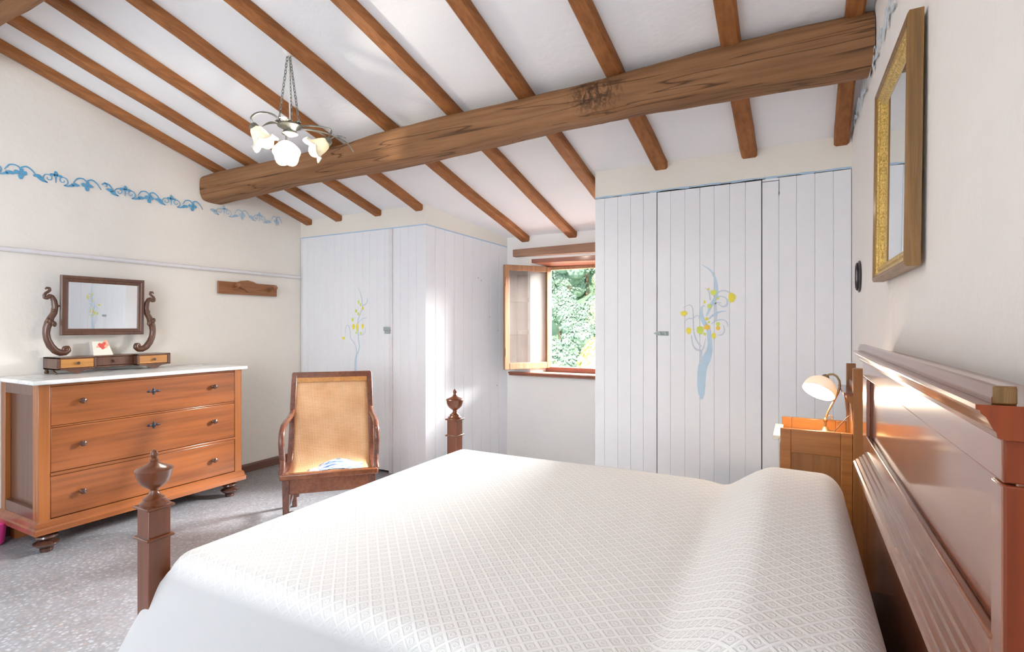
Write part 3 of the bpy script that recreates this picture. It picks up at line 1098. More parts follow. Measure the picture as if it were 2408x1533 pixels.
# ------------------------------------------------------------------ rafters and beams
RW, RH = 0.088, 0.051
rafters = [(-4.447, -4.375, 1.41, 3.72, 'brown rafter running along the left wall, leftmost of all'),
           (-4.045, -3.960, 1.36, 3.72, 'second brown rafter from the left wall'),
           (-3.605, -3.470, 1.33, 3.72, 'third brown rafter from the left wall, behind the chandelier'),
           (-3.110, -2.985, 1.33, 3.72, 'fourth brown rafter from the left wall, just left of the chandelier chains'),
           (-2.600, -2.300, 1.33, 4.44, 'fifth brown rafter from the left wall, the one the chandelier hangs beside'),
           (-2.055, -1.820, 1.33, 4.44, 'sixth brown rafter from the left wall, ending over the window lintel'),
           (-1.500, -1.345, 1.33, 4.44, 'seventh rafter from the left wall, ending against the corner of the right cupboard'),
           (-0.950, -0.855, 1.33, 3.61, 'rafter ending above the painted tree, third one from the right wall'),
           (-0.335, -0.305, 1.33, 3.61, 'rafter crossing the right part of the main beam, second one from the right wall'),
           (0.190, 0.188, 1.33, 3.61, 'short rough rafter beside the right wall')]
for i, (xa, xb, ya, yb_, lab) in enumerate(rafters):
    r_ = random.Random(i + 3)
    mb = MB()
    n_ = 22
    ph = r_.uniform(0, 9)
    wd = RW if i < 9 else 0.072
    y0 = 1.14
    for k in range(n_ + 1):
        y = y0 + (yb_ - y0) * k / n_
        t = (y - ya) / (yb_ - ya)
        x = xa + (xb - xa) * t + 0.007 * math.sin(y * 2.3 + ph) + 0.003 * noise.noise(Vector((y * 5, ph, 0)))
        wv = wd + 0.006 * noise.noise(Vector((y * 2.5, ph, 4)))
        zb = zc(y) - 0.05 + 0.005 * noise.noise(Vector((y * 2.1, ph, 9)))
        c_ = 0.010
        x1 = min(x + wv, xr(y) - 0.003) if i == 9 else x + wv
        if i == 0:
            x = max(x, XL + 0.006)
        mb.v += [(x, y, zb + RH), (x, y, zb + c_), (x + c_, y, zb), (x1 - c_, y, zb), (x1, y, zb + c_), (x1, y, zb + RH)]
    for k in range(n_):
        a = k * 6
        for j in range(6):
            j2 = (j + 1) % 6
            mb.f.append((a + j, a + j2, a + 6 + j2, a + 6 + j))
    mb.f.append(tuple(range(6))[::-1])
    mb.f.append(tuple(n_ * 6 + j for j in range(6)))
    o = obj('rafter', mb, M['rafter'])
    tag(o, lab, 'rafter', 'ceiling rafters')


def log(name, x0, x1, cy, cz, ry, rz, label, seed, burl=None, slope=0.0, sq=0.55, ycap=None):
    mb = MB()
    n_, k_ = 130, 28
    for i in range(n_ + 1):
        x = x0 + (x1 - x0) * i / n_
        t = i / n_
        yc = cy + 0.02 * math.sin(x * 1.5 + seed)
        zz = cz + slope * t + 0.012 * math.sin(x * 1.9 + seed * 2)
        s_ = 1 + 0.07 * math.sin(x * 2.7 + seed) + 0.08 * noise.noise(Vector((x * 1.2, seed, 0)))
        for j in range(k_):
            a = 2 * PI * j / k_
            ca, sa = math.cos(a), math.sin(a)
            p = 0.56
            px_ = math.copysign(abs(ca) ** p, ca)
            pz_ = math.copysign(abs(sa) ** p, sa)
            nn = 0.05 * noise.noise(Vector((x * 2.2, ca * 1.3, sa * 1.3 + seed))) + 0.022 * noise.noise(Vector((x * 6, ca * 4, sa * 4 + seed)))
            m_ = s_ + nn * 1.6
            if burl:
                bx, ba, bs, bh = burl
                da = (a - ba + PI) % (2 * PI) - PI
                m_ += bh * math.exp(-((x - bx) / bs) ** 2) * (math.exp(-(da / 1.0) ** 2) * (1 + 0.5 * noise.noise(Vector((x * 22, a * 7, 1)))))
            mb.v.append((x, yc + ry * px_ * m_, zz + rz * pz_ * m_))
    for i in range(n_):
        for j in range(k_):
            j2 = (j + 1) % k_
            mb.f.append((i * k_ + j, i * k_ + j2, (i + 1) * k_ + j2, (i + 1) * k_ + j))
    mb.f.append(tuple(range(k_)))
    mb.f.append(tuple(n_ * k_ + j for j in range(k_))[::-1])
    o = obj(name, mb, M['beam'])
    return tag(o, label, 'beam')


log('ceiling_beam', XL + 0.008, 0.288, 2.775, 2.515, 0.112, 0.105, 'thick rough hewn main beam crossing the whole room under the rafters', 1.3, burl=(-0.96, 3.9, 0.16, 0.24), slope=0.07)
log('ceiling_beam', XL + 0.008, 0.30, 1.11, 3.055, 0.115, 0.11, 'brown ridge beam in the top left corner of the picture', 4.1)

# ------------------------------------------------------------------ window
win = bpy.data.objects.new('window_1', None)
COL.objects.link(win)
win.location = (-1.6, 4.6, 0.95)
win['kind'] = 'structure'
# lintels
mb = MB()
mb.hexa([(-2.36, 4.375, 1.997), (-1.28, 4.375, 1.987), (-1.28, WY + 0.05, 1.987), (-2.36, WY + 0.05, 1.997),
         (-2.36, 4.375, 2.063), (-1.28, 4.375, 2.077), (-1.28, WY + 0.05, 2.077), (-2.36, WY + 0.05, 2.063)])
obj('lintel', mb, M['lintel'], win, bevel=0.006)
mb = MB()
mb.hexa([(-2.205, 4.44, 1.935), (-1.28, 4.44, 1.918), (-1.28, 4.62, 1.895), (-2.205, 4.62, 1.905),
         (-2.205, 4.44, 1.995), (-1.28, 4.44, 1.990), (-1.28, 4.62, 1.990), (-2.205, 4.62, 1.990)])
tag(obj('lintel', mb, M['sill'], win, bevel=0.006), 'recessed red brown inner lintel')
# sill board
obj('sill', MB().box(-2.41, -1.275, 4.375, 4.60, 0.895, 0.912).box(-2.405, -1.275, 4.383, 4.40, 0.878, 0.895), M['sill'], win, bevel=0.004)
# fixed frame
FX0, FX1, FZ0, FZ1 = -2.105, -1.28, 0.912, 1.905
fr = MB()
fr.box(FX0, FX0 + 0.035, 4.585, 4.63, FZ0, FZ1)
fr.box(FX1 - 0.035, FX1, 4.585, 4.63, FZ0, FZ1)
fr.box(FX0, FX1, 4.585, 4.63, FZ1 - 0.03, FZ1)
objs('frame', fr, M['window'], win, bevel=0.003)
obj('frame_bottom', MB().box(FX0, FX1, 4.575, 4.64, FZ0, FZ0 + 0.043), M['sill'], win, bevel=0.003)


SHUT = -1


def sash(h, e, label, zlo, zhi, side_):
    """casement leaf from hinge h to free edge e (plan points)"""
    hv, ev = Vector((*h, 0)), Vector((*e, 0))
    L = (ev - hv).length
    d = (ev - hv) / L
    nrm = Vector((-d.y, d.x, 0))
    def B(mbx, a, b, z0, z1, t=0.019):
        p = []
        for z in (z0, z1):
            for (s_, q) in ((a, -t), (b, -t), (b, t), (a, t)):
                w2 = hv + d * s_ + nrm * q
                p.append((w2.x, w2.y, z))
        mbx.hexa(p)
    f_ = MB()
    st = 0.048
    B(f_, 0, st, zlo, zhi)
    B(f_, L - st, L, zlo, zhi)
    B(f_, st, L - st, zhi - 0.05, zhi)
    B(f_, st, L - st, zlo, zlo + 0.06)
    s_o = obj('sash', f_, M['window'], win, bevel=0.004)
    tag(s_o, label)
    g_ = MB()
    B(g_, st, L - st, zlo + 0.06, zhi - 0.05, 0.0015)
    obj('glass_pane', g_, M['glass'], s_o, smooth=False)
    if side_:
        # inner wooden shutter lying behind the glass: one board with three sunk panels
        def B2(mbx, a, b, z0, z1, q0, q1):
            p = []
            for z in (z0, z1):
                for (s_, q) in ((a, q0), (b, q0), (b, q1), (a, q1)):
                    w2 = hv + d * s_ + nrm * q
                    p.append((w2.x, w2.y, z))
            mbx.hexa(p)
        sg = SHUT
        sh_ = MB()
        a0, a1 = 0.0, L - 0.012
        B2(sh_, a0, a1, zlo + 0.02, zhi - 0.015, sg * 0.032, sg * 0.044)
        so_ = obj('inner_shutter', sh_, M['shutter'], win, bevel=0.002)
        tag(so_, 'grey brown wooden shutter board behind the glass')
        hgt = zhi - zlo - 0.035
        zz = [zlo + 0.02, zlo + 0.02 + hgt * 0.345, zlo + 0.02 + hgt * 0.675, zhi - 0.015]
        for z_ in zz:
            r0 = MB()
            B2(r0, a0, a1, max(zlo + 0.02, z_ - 0.022), min(zhi - 0.015, z_ + 0.022), sg * 0.024, sg * 0.032)
            obj('shutter_rail', r0, M['shutter'], so_, bevel=0.002)
        for (c0, c1) in ((a0, a0 + 0.05), (a1 - 0.05, a1)):
            r0 = MB()
            B2(r0, c0, c1, zlo + 0.02, zhi - 0.015, sg * 0.024, sg * 0.0315)
            obj('shutter_stile', r0, M['shutter'], so_, bevel=0.002)
    hk = MB()
    c_ = hv + d * (0.06 if side_ else L - 0.03) + nrm * 0.0
    z_ = (zlo + zhi) / 2
    hk.tube([c_ + nrm * -0.02 + Vector((0, 0, z_)), c_ + nrm * -0.045 + Vector((0, 0, z_)), c_ + nrm * -0.048 + d * (0.03 if side_ else -0.03) + Vector((0, 0, z_ + 0.002))], 0.006, 8)
    obj('handle', hk, M['iron'], s_o)
    hh = MB()
    for zz in (zlo + 0.16, zhi - 0.16):
        q = hv + d * (L - 0.006 if side_ else 0.006) + nrm * 0.021
        hh.tube([q + Vector((0, 0, zz - 0.04)), q + Vector((0, 0, zz + 0.04))], 0.007, 8)
        q2 = hv + d * (L - 0.02 if side_ else 0.02) - nrm * 0.02
        hh.box(q2.x - 0.008, q2.x + 0.008, q2.y - 0.006, q2.y + 0.006, zz - 0.05, zz + 0.05)
    objs('hinge', hh, M['lintel'], s_o)


sash((-2.070, 4.600), (-2.352, 4.195), 'open wooden casement leaf folded back into the room', 0.945, 1.905, True)
sash((-1.318, 4.600), (-1.345, 4.18), 'second casement leaf, open behind the right cupboard', 0.945, 1.905, True)

# ------------------------------------------------------------------ hillside with trees outside
mb = MB()
nx, ny = 30, 24
for i in range(nx + 1):
    for j in range(ny + 1):
        x = -60 + 75 * i / nx
        y = 14 + 66 * j / ny
        z = -9 + 26 * sstep(14, 80, y) * 1.25 + 1.2 * noise.noise(Vector((x * 0.12, y * 0.12, 0)))
        mb.v.append((x, y, z))
for i in range(nx):
    for j in range(ny):
        a = i * (ny + 1) + j
        mb.f.append((a, a + ny + 1, a + ny + 2, a + 1))
o = obj('hillside', mb, leaf_mat('undergrowth', (0.20, 0.33, 0.22), (0.34, 0.47, 0.30)))
o['kind'] = 'structure'


def hz(x, y):
    return -9 + 26 * sstep(14, 80, y) * 1.25 + 1.2 * noise.noise(Vector((x * 0.12, y * 0.12, 0)))


leaves = [leaf_mat('pale_green_leaves', (0.40, 0.49, 0.31), (0.64, 0.70, 0.47)),
          leaf_mat('blue_green_leaves', (0.24, 0.35, 0.27), (0.41, 0.51, 0.39)),
          leaf_mat('yellow_green_leaves', (0.62, 0.66, 0.22), (0.85, 0.86, 0.48))]
trunk_m = wood('tree_bark', (0.12, 0.08, 0.05), (0.25, 0.18, 0.12), 'Z', 0.3, 0.9)


def crown_mesh(seed, n_=5200, q=0.105):
    r_ = random.Random(seed)
    lumps = []
    for k in range(9):
        a = r_.uniform(0, 2 * PI)
        rr = r_.uniform(0.2, 1.0)
        lumps.append((rr * math.cos(a), rr * math.sin(a), r_.uniform(1.2, 3.2) + (1 - rr) * 0.9, r_.uniform(0.55, 0.95)))
    mb = MB()
    for k in range(n_):
        lx_, ly_, lz_, lr_ = r_.choice(lumps)
        v = Vector((r_.gauss(0, 1), r_.gauss(0, 1), r_.gauss(0, 1))).normalized()
        if v.z < -0.4:
            v.z = -v.z
        c_ = Vector((lx_, ly_, lz_)) + v * lr_ * r_.uniform(0.78, 1.05)
        u = (v + Vector((r_.uniform(-.7, .7), r_.uniform(-.7, .7), r_.uniform(-.7, .7)))).normalized()
        a = u.orthogonal().normalized() * q * r_.uniform(0.5, 1.1)
        b = u.cross(a).normalized() * q * r_.uniform(0.35, 0.8)
        mb.add([c_ + a, c_ + b, c_ - a, c_ - b], [(0, 1, 2, 3)])
    for (lx_, ly_, lz_, lr_) in lumps:
        mb.ellipsoid((lx_, ly_, lz_), lr_ * 0.82, lr_ * 0.82, lr_ * 0.82, 10, 7)
    return mb


def make_tree(seed, leaf, label, group):
    t = thing('tree', label, 'tree', (0, 0, 0), 0, group)
    obj('crown', crown_mesh(seed), leaf, t, local=True, smooth=False)
    tr = MB().tube([(0, 0, -0.6), (0.03, 0.02, 0.6), (-0.02, 0, 1.4), (0, 0, 2.2)], [0.16, 0.12, 0.09, 0.04], 8)
    obj('trunk', tr, trunk_m, t, local=True)
    return t


def dup(root, loc, rotz, sc):
    r = root.copy()
    COL.objects.link(r)
    r.location = loc
    r.rotation_euler = (0, 0, rotz)
    r.scale = (sc, sc, sc)
    for ch in list(root.children):
        c_ = ch.copy()
        COL.objects.link(c_)
        c_.parent = r
    return r


LAB = ['pale green leafy tree on the hillside beyond the window', 'darker blue green tree on the hillside beyond the window']
protos = [make_tree(11, leaves[0], LAB[0], 'pale trees on the hillside'), make_tree(12, leaves[1], LAB[1], 'dark trees on the hillside')]
used = [False, False]
tr_ = random.Random(21)
for row in range(11):
    Yt = 22 + row * 4.3
    for c_ in range(5):
        ang = math.tan(math.radians(15.5 + c_ * 3.0 + tr_.uniform(-0.9, 0.9) + (row % 2) * 1.4))
        y = Yt + tr_.uniform(-1.2, 1.2)
        x = -y * ang
        k = 0 if tr_.random() < 0.6 else 1
        sc = tr_.uniform(0.95, 1.35) * (1 + row * 0.03)
        if not used[k]:
            used[k] = True
            t = protos[k]
            t.location = (x, y, hz(x, y))
            t.rotation_euler = (0, 0, tr_.uniform(0, 6))
            t.scale = (sc,) * 3
        else:
            dup(protos[k], (x, y, hz(x, y)), tr_.uniform(0, 6), sc)
t = make_tree(17, leaves[2], 'bright yellow green young tree nearest the window, low on the right', None)
del_g = t.pop('group', None)
t.location = (-5.35, 17.5, -3.9)
t.scale = (0.95, 0.95, 1.15)

# ------------------------------------------------------------------ chest of drawers
dr = thing('chest_of_drawers', 'cherry chest of three long drawers with white marble top against the left wall', 'chest of drawers', (-4.16, 2.04, 0))
DX0, DX1, DY0, DY1 = -4.425, -3.905, 1.395, 2.680
Z0, Z1 = 0.135, 1.000
mb = MB()
mb.box(DX0, DX1 - 0.03, DY0 + 0.03, DY1 - 0.03, Z0 + 0.03, Z1)                     # core
obj('carcass', mb, M['side'], dr, bevel=0.002)
# front stiles and rails
st = MB()
st.box(DX1 - 0.035, DX1, DY0, DY0 + 0.058, Z0 + 0.055, Z1)
st.box(DX1 - 0.035, DX1, DY1 - 0.058, DY1, Z0 + 0.055, Z1)
st.box(DX0, DX0 + 0.06, DY0, DY0 + 0.03, Z0 + 0.055, Z1)
st.box(DX1 - 0.075, DX1 - 0.035, DY0, DY0 + 0.03, Z0 + 0.055, Z1)
st.box(DX0, DX0 + 0.06, DY1 - 0.03, DY1, Z0 + 0.055, Z1)
st.box(DX1 - 0.075, DX1 - 0.035, DY1 - 0.03, DY1, Z0 + 0.055, Z1)
objs('corner_stile', st, M['cherry_z'], dr, bevel=0.003)
rl = MB()
rl.box(DX1 - 0.031, DX1 - 0.003, DY0 + 0.058, DY1 - 0.058, 0.985, Z1)
rl.box(DX1 - 0.031, DX1 - 0.003, DY0 + 0.058, DY1 - 0.058, 0.738, 0.748)
rl.box(DX1 - 0.031, DX1 + 0.006, DY0 + 0.058, DY1 - 0.058, 0.452, 0.470)
objs('rail', rl, M['cherry'], dr, bevel=0.003)
objs('side_rail', MB().box(DX0 + 0.06, DX1 - 0.075, DY0 + 0.002, DY0 + 0.03, 0.93, Z1).box(DX0 + 0.06, DX1 - 0.075, DY0 + 0.002, DY0 + 0.03, 0.19, 0.26), M['side'], dr, bevel=0.003)
# base moulding
def ring_mould(x0, x1, y0, y1, prof):
    """profile (outset, z) swept round three sides (front +x, and both ends)"""
    mbx = MB()
    k = len(prof)
    path = [(x0, y0, (0, -1)), (x1, y0, (1, -1)), (x1, y1, (1, 1)), (x0, y1, (0, 1))]
    vs = []
    for (x, y, d) in path:
        for (o_, z) in prof:
            vs.append((x + d[0] * o_, y + d[1] * o_, z))
    fs = []
    for i in range(3):
        for j in range(k - 1):
            fs.append((i * k + j, (i + 1) * k + j, (i + 1) * k + j + 1, i * k + j + 1))
    fs.append(tuple(range(k)))
    fs.append(tuple(3 * k + j for j in range(k))[::-1])
    fs.append((0, 3 * k, 2 * k, k))
    fs.append((k - 1, 2 * k - 1, 3 * k - 1, 4 * k - 1))
    return mbx.add(vs, fs)


obj('base_moulding', ring_mould(DX0, DX1, DY0, DY1, [(0.0, 0.120), (0.022, 0.120), (0.024, 0.150), (0.016, 0.158), (0.012, 0.185), (0.0, 0.196), (-0.01, 0.196)]), M['cherry'], dr, smooth=False)
mt = MB().box(DX0 - 0.018, DX1 + 0.03, DY0 - 0.035, DY1 + 0.035, Z1, Z1 + 0.026)
obj('marble_top', mt, M['marble'], dr, bevel=0.008, seg=3)


def lathe_axis(mbx, prof, c, direction, n_=16):
    q = Vector((0, 0, 1)).rotation_difference(Vector(direction)).to_matrix()
    mbx.lathe(prof, c, n_, q)
    return mbx


knob_prof = [(0.013, 0), (0.012, 0.004), (0.007, 0.008), (0.007, 0.014), (0.014, 0.018), (0.018, 0.026), (0.015, 0.034), (0.006, 0.038), (0.001, 0.0385)]
for (za, zb, esc) in ((0.750, 0.983, 0.895), (0.472, 0.736, 0.662), (0.200, 0.450, None)):
    d = MB().box(DX1 - 0.029, DX1 - 0.002, DY0 + 0.060, DY1 - 0.060, za, zb)
    do = obj('drawer', d, M['cherry'], dr, bevel=0.003)
    zk = {0.750: 0.885, 0.472: 0.620, 0.200: 0.325}[za]
    for yk in (1.608, 2.449):
        kb = lathe_axis(MB(), knob_prof, (DX1 - 0.002, yk, zk), (1, 0, 0))
        obj('knob', kb, M['dkturn'], do)
    if esc:
        e_ = MB()
        for (dy, dz, a, b) in ((0, 0, 0.014, 0.016), (-0.028, 0.001, 0.017, 0.008), (0.028, 0.001, 0.017, 0.008), (0, 0.016, 0.008, 0.008), (0, -0.016, 0.008, 0.007)):
            e_.ellipsoid((DX1 - 0.001, 2.026 + dy, esc + dz), 0.004, a, b, 12, 6)
        tag(obj('keyhole_plate', e_, M['iron'], do), 'dark metal keyhole plate')
foot_prof = [(0.030, 0.0), (0.034, 0.012), (0.034, 0.020), (0.026, 0.026), (0.050, 0.034), (0.064, 0.048), (0.064, 0.054), (0.045, 0.064), (0.028, 0.070), (0.046, 0.078), (0.058, 0.088), (0.055, 0.098), (0.034, 0.106), (0.045, 0.112), (0.045, 0.122)]
for yk in (1.452, 2.610):
    obj('turned_foot', MB().lathe(foot_prof, (-3.955, yk, 0), 20), M['dkturn'], dr)
for yk in (1.47, 2.61):
    tag(obj('back_foot', MB().box(-4.41, -4.35, yk - 0.035, yk + 0.035, 0, 0.125), M['cherry_z'], dr, bevel=0.002), 'square plain back foot')

# pink object on the floor left of the chest
pk = MB()
for k in range(1):
    pk.lathe([(0.052, 0.0), (0.066, 0.012), (0.070, 0.05), (0.074, 0.10), (0.078, 0.130), (0.072, 0.134), (0.068, 0.126), (0.066, 0.05), (0.050, 0.012)], (-4.345, 1.318, 0.0), 24)
tag(obj('basket', pk, M['pink']), 'bright pink rounded container on the floor at the left picture edge', 'container')

# ------------------------------------------------------------------ dressing mirror on the chest
MT = Z1 + 0.026
dm = thing('dressing_mirror', 'walnut dressing table mirror with carved scroll arms and three little drawers', 'mirror', (-4.33, 1.95, MT))
zb0, zb1 = MT + 0.030, MT + 0.112
bs = MB()
bs.box(-4.44, -4.245, 1.612, 1.632, zb0, zb1)                # left box shell
bs.box(-4.44, -4.245, 1.822, 1.836, zb0, zb1)
bs.box(-4.44, -4.245, 1.612, 1.836, zb1 - 0.010, zb1)
bs.box(-4.44, -4.245, 1.612, 1.836, zb0, zb0 + 0.010)
bs.box(-4.44, -4.245, 2.090, 2.104, zb0, zb1)
bs.box(-4.44, -4.245, 2.302, 2.322, zb0, zb1)
bs.box(-4.44, -4.245, 2.090, 2.322, zb1 - 0.010, zb1)
bs.box(-4.44, -4.245, 2.090, 2.322, zb0, zb0 + 0.010)
bs.box(-4.44, -4.300, 1.836, 2.090, zb1 - 0.010, zb1)
bs.box(-4.44, -4.300, 1.836, 2.090, zb0, zb0 + 0.010)
bs.box(-4.44, -4.430, 1.612, 2.322, zb0, zb1)
objs('base_board', bs, M['toilet'], dm, bevel=0.002)
for (y0, y1, xf, mt_) in ((1.634, 1.820, -4.248, 'toilet_l'), (1.838, 2.088, -4.303, 'toilet'), (2.106, 2.300, -4.248, 'toilet_l')):
    do = obj('drawer', MB().box(-4.425, xf, y0, y1, zb0 + 0.012, zb1 - 0.012), M[mt_], dm, bevel=0.002)
    obj('knob', lathe_axis(MB(), [(0.005, 0), (0.004, 0.006), (0.009, 0.010), (0.010, 0.015), (0.006, 0.020), (0.001, 0.021)], (xf, (y0 + y1) / 2, (zb0 + zb1) / 2), (1, 0, 0), 12), M['dkturn'], do)
# aprons and feet
for (y0, y1) in ((1.612, 1.836), (2.090, 2.322)):
    ap = MB().prism([(y0 + 0.015, zb0), (y0 + 0.06, zb0 - 0.006), (y0 + 0.09, zb0 - 0.020), ((y0 + y1) / 2, MT + 0.0005), (y1 - 0.09, zb0 - 0.020), (y1 - 0.06, zb0 - 0.006), (y1 - 0.015, zb0)], 'x', -4.262, -4.250)
    obj('apron', ap, M['toilet'], dm, smooth=False)
for (x, y) in ((-4.425, 1.625), (-4.425, 2.31)):
    obj('foot', MB().lathe([(0.010, 0), (0.014, 0.010), (0.009, 0.020), (0.012, 0.030)], (x, y, MT), 12), M['toilet'], dm)
obj('foot', MB().tube([(-4.27, 1.622, MT + 0.006), (-4.30, 1.622, MT + 0.012), (-4.33, 1.622, MT + 0.030)], [0.006, 0.008, 0.006], 8), M['toilet'], dm)
# arms
def arm(mirror_):
    P0 = [(160, 338), (180, 318), (212, 322), (218, 350), (192, 372), (168, 385), (148, 415), (152, 445), (182, 450), (215, 420), (245, 430), (272, 480), (285, 560), (270, 640), (230, 700), (205, 760), (180, 830), (172, 900), (185, 980), (225, 1060), (285, 1125), (350, 1155), (415, 1155), (455, 1125), (448, 1090), (405, 1092), (385, 1125)]
    R0 = [10, 15, 19, 19, 20, 20, 22, 24, 26, 30, 32, 38, 42, 42, 44, 54, 50, 46, 48, 52, 52, 50, 46, 40, 34, 28, 20]
    pts, rs = [], []
    for (u, v), r in zip(P0, R0):
        y = 1.664 + (u - 340) / 2390
        z = 1.677 - (v - 165) / 1939
        if mirror_:
            y = 1.664 + 2.176 - y
            z = z + 0.006
        pts.append((-4.345, y, z))
        rs.append(r / 2400 * 1.05)
    # smooth
    P1, R1 = [], []
    for i in range(len(pts) - 1):
        for k in range(3):
            t = k / 3
            P1.append(tuple(pts[i][j] * (1 - t) + pts[i + 1][j] * t for j in range(3)))
            R1.append(rs[i] * (1 - t) + rs[i + 1] * t)
    P1.append(pts[-1]); R1.append(rs[-1])
    mb = MB().tube(P1, R1, 12)
    # carved leaf collar at the knee
    yk, zk = pts[15][1], pts[15][2]
    sg = 1 if mirror_ else -1
    for a in range(5):
        mb.ellipsoid((-4.327 + 0.004 * (a % 2), yk + sg * (0.012 - a * 0.009), zk + 0.012 - a * 0.006), 0.012, 0.012, 0.019, 10, 6)
    mb.ellipsoid((-4.335, pts[13][1] + sg * 0.002, pts[13][2] + 0.016), 0.014, 0.016, 0.012, 10, 6)
    # spindle to the mirror frame
    ye_ = pts[12][1]
    mb.tube([(-4.345, ye_, 1.48), (-4.345, ye_ - sg * 0.05, 1.48)], 0.006, 8)
    return mb


obj('scroll_arm', arm(False), M['toilet'], dm)
obj('scroll_arm', arm(True), M['toilet'], dm)
# frame of the swinging glass, leaning very slightly
def frame_boards(y0, y1, z0, z1, wv, xf, xb):
    """mitred moulded frame on a plane facing +x"""
    mbx = MB()
    o_ = [(y0, z0), (y1, z0), (y1, z1), (y0, z1)]
    def inset(k):
        return [(y0 + k, z0 + k), (y1 - k, z0 + k), (y1 - k, z1 - k), (y0 + k, z1 - k)]
    rings = [(0, xb), (0, xf - 0.006), (wv * 0.10, xf), (wv * 0.45, xf), (wv * 0.55, xf - 0.005), (wv * 0.85, xf - 0.007), (wv, xf - 0.014), (wv, xb)]
    vs = []
    for (k, x) in rings:
        for (y, z) in inset(k):
            vs.append((x, y, z))
    fs = []
    nr = len(rings)
    for r in range(nr - 1):
        for i in range(4):
            i2 = (i + 1) % 4
            fs.append((r * 4 + i, r * 4 + i2, (r + 1) * 4 + i2, (r + 1) * 4 + i))
    for i in range(4):
        i2 = (i + 1) % 4
        fs.append(((nr - 1) * 4 + i, (nr - 1) * 4 + i2, i2, i))
    return mbx.add(vs, fs)


fy0, fy1, fz0, fz1 = 1.664, 2.176, 1.283, 1.688
def lean(mbx):
    mbx.v = [(x + 0.0255 * (z - 1.485) - 0.0125 * (y - 1.92), y, z) for x, y, z in mbx.v]
    return mbx


fo = obj('mirror_frame', lean(frame_boards(fy0, fy1, fz0, fz1, 0.044, -4.318, -4.345)), M['toilet'], dm, smooth=False)
gl = MB().box(-4.342, -4.333, fy0 + 0.040, fy1 - 0.040, fz0 + 0.040, fz1 - 0.040)
obj('mirror_glass', lean(gl), M['mirror'], fo, smooth=False)

# little flower card
cd = thing('flower_card', 'small cream card with red flower standing on the dressing mirror base', 'card', (-4.37, 1.92, zb1))
mb = MB().hexa([(-4.372, 1.872, zb1), (-4.366, 1.990, zb1), (-4.369, 1.990, zb1), (-4.375, 1.872, zb1),
                (-4.388, 1.866, zb1 + 0.098), (-4.384, 1.962, zb1 + 0.098), (-4.387, 1.962, zb1 + 0.098), (-4.391, 1.866, zb1 + 0.098)])
obj('card', mb, M['paper'], cd, smooth=False)
def cardpt(y, z, off=0.0015):
    return (-4.372 - (z - zb1) * 0.16 + off + (y - 1.872) * 0.045, y, z)
fl = MB()
for i, (y, z, r) in enumerate(((1.925, zb1 + 0.066, 0.018), (1.940, zb1 + 0.080, 0.012), (1.912, zb1 + 0.074, 0.012), (1.930, zb1 + 0.052, 0.012))):
    fl.ellipsoid(cardpt(y, z), 0.0012, r, r, 12, 6)
obj('printed_flower', fl, M['red'], cd)
fl = MB()
for i, (y, z, r) in enumerate(((1.950, zb1 + 0.094, 0.014), (1.958, zb1 + 0.070, 0.013), (1.946, zb1 + 0.056, 0.012), (1.900, zb1 + 0.060, 0.010))):
    fl.ellipsoid(cardpt(y, z, 0.0008), 0.001, r, r, 12, 6)
tag(obj('printed_flower', fl, M['peach'], cd), 'peach coloured petals')

# ------------------------------------------------------------------ coat rack on the left wall
ck = thing('coat_rack', 'short brown wooden coat rack with two pegs on the left wall', 'coat rack', (-4.43, 3.11, 1.68))
bk = MB().box(-4.448, -4.430, 2.822, 3.408, 1.628, 1.738)
obj('backboard', bk, M['rack'], ck, bevel=0.003)
cr = MB().prism([(2.96, 1.700), (2.985, 1.735), (3.03, 1.752), (3.09, 1.760), (3.14, 1.752), (3.18, 1.738), (3.24, 1.735), (3.32, 1.728), (3.34, 1.700), (3.26, 1.690), (3.18, 1.672), (3.13, 1.655), (3.09, 1.652), (3.05, 1.680), (3.01, 1.692)], 'x', -4.431, -4.412)
obj('carved_crest', cr, M['rack'], ck, bevel=0.004)
for yk in (2.965, 3.335):
    pg = MB().tube([(-4.430, yk, 1.675), (-4.385, yk, 1.683), (-4.358, yk, 1.700)], [0.013, 0.011, 0.010], 10)
    pg.ellipsoid((-4.352, yk, 1.706), 0.016, 0.019, 0.019, 12, 8)
    obj('peg', pg, M['rack'], ck)

# ------------------------------------------------------------------ chandelier
HX, HY = -2.54, 2.04
ch = thing('chandelier', 'pewter chandelier with frosted glass flower shades hanging on chains', 'chandelier', (HX, HY, 2.46))
ztop_c = zc(HY) - 0.005
obj('ceiling_cup', MB().lathe([(0.012, -0.040), (0.026, -0.030), (0.034, -0.012), (0.036, 0.0)], (HX - 0.01, HY, ztop_c), 20), M['white_plastic'], ch)
zh = 2.475
Rv = Vector((CS, SN, 0))
Av = Vector((-SN, CS, 0))
view = Vector((HX, HY, 0)).normalized()
rightv = Vector((view.y, -view.x, 0))


def dirv(a):
    """a = 0 screen right, 90 = away from the camera"""
    return rightv * math.cos(a) + view * math.sin(a)


def chain(p, q, name='chain'):
    p, q = Vector(p), Vector(q)
    L = (q - p).length
    d = (q - p) / L
    n_ = int(L / 0.0185)
    mb = MB()
    for i in range(n_):
        c_ = p + d * (L * (i + 0.5) / n_)
        u = d.cross(Vector((0, 1, 0.3))).normalized()
        if i % 2:
            u = d.cross(u).normalized()
        ring = []
        for k in range(8):
            a = 2 * PI * k / 8
            ring.append(c_ + d * 0.0135 * math.cos(a) + u * 0.0062 * math.sin(a))
        mb.tube(ring, 0.0019, 5, closed=True)
    return obj(name, mb, M['silver'], ch)


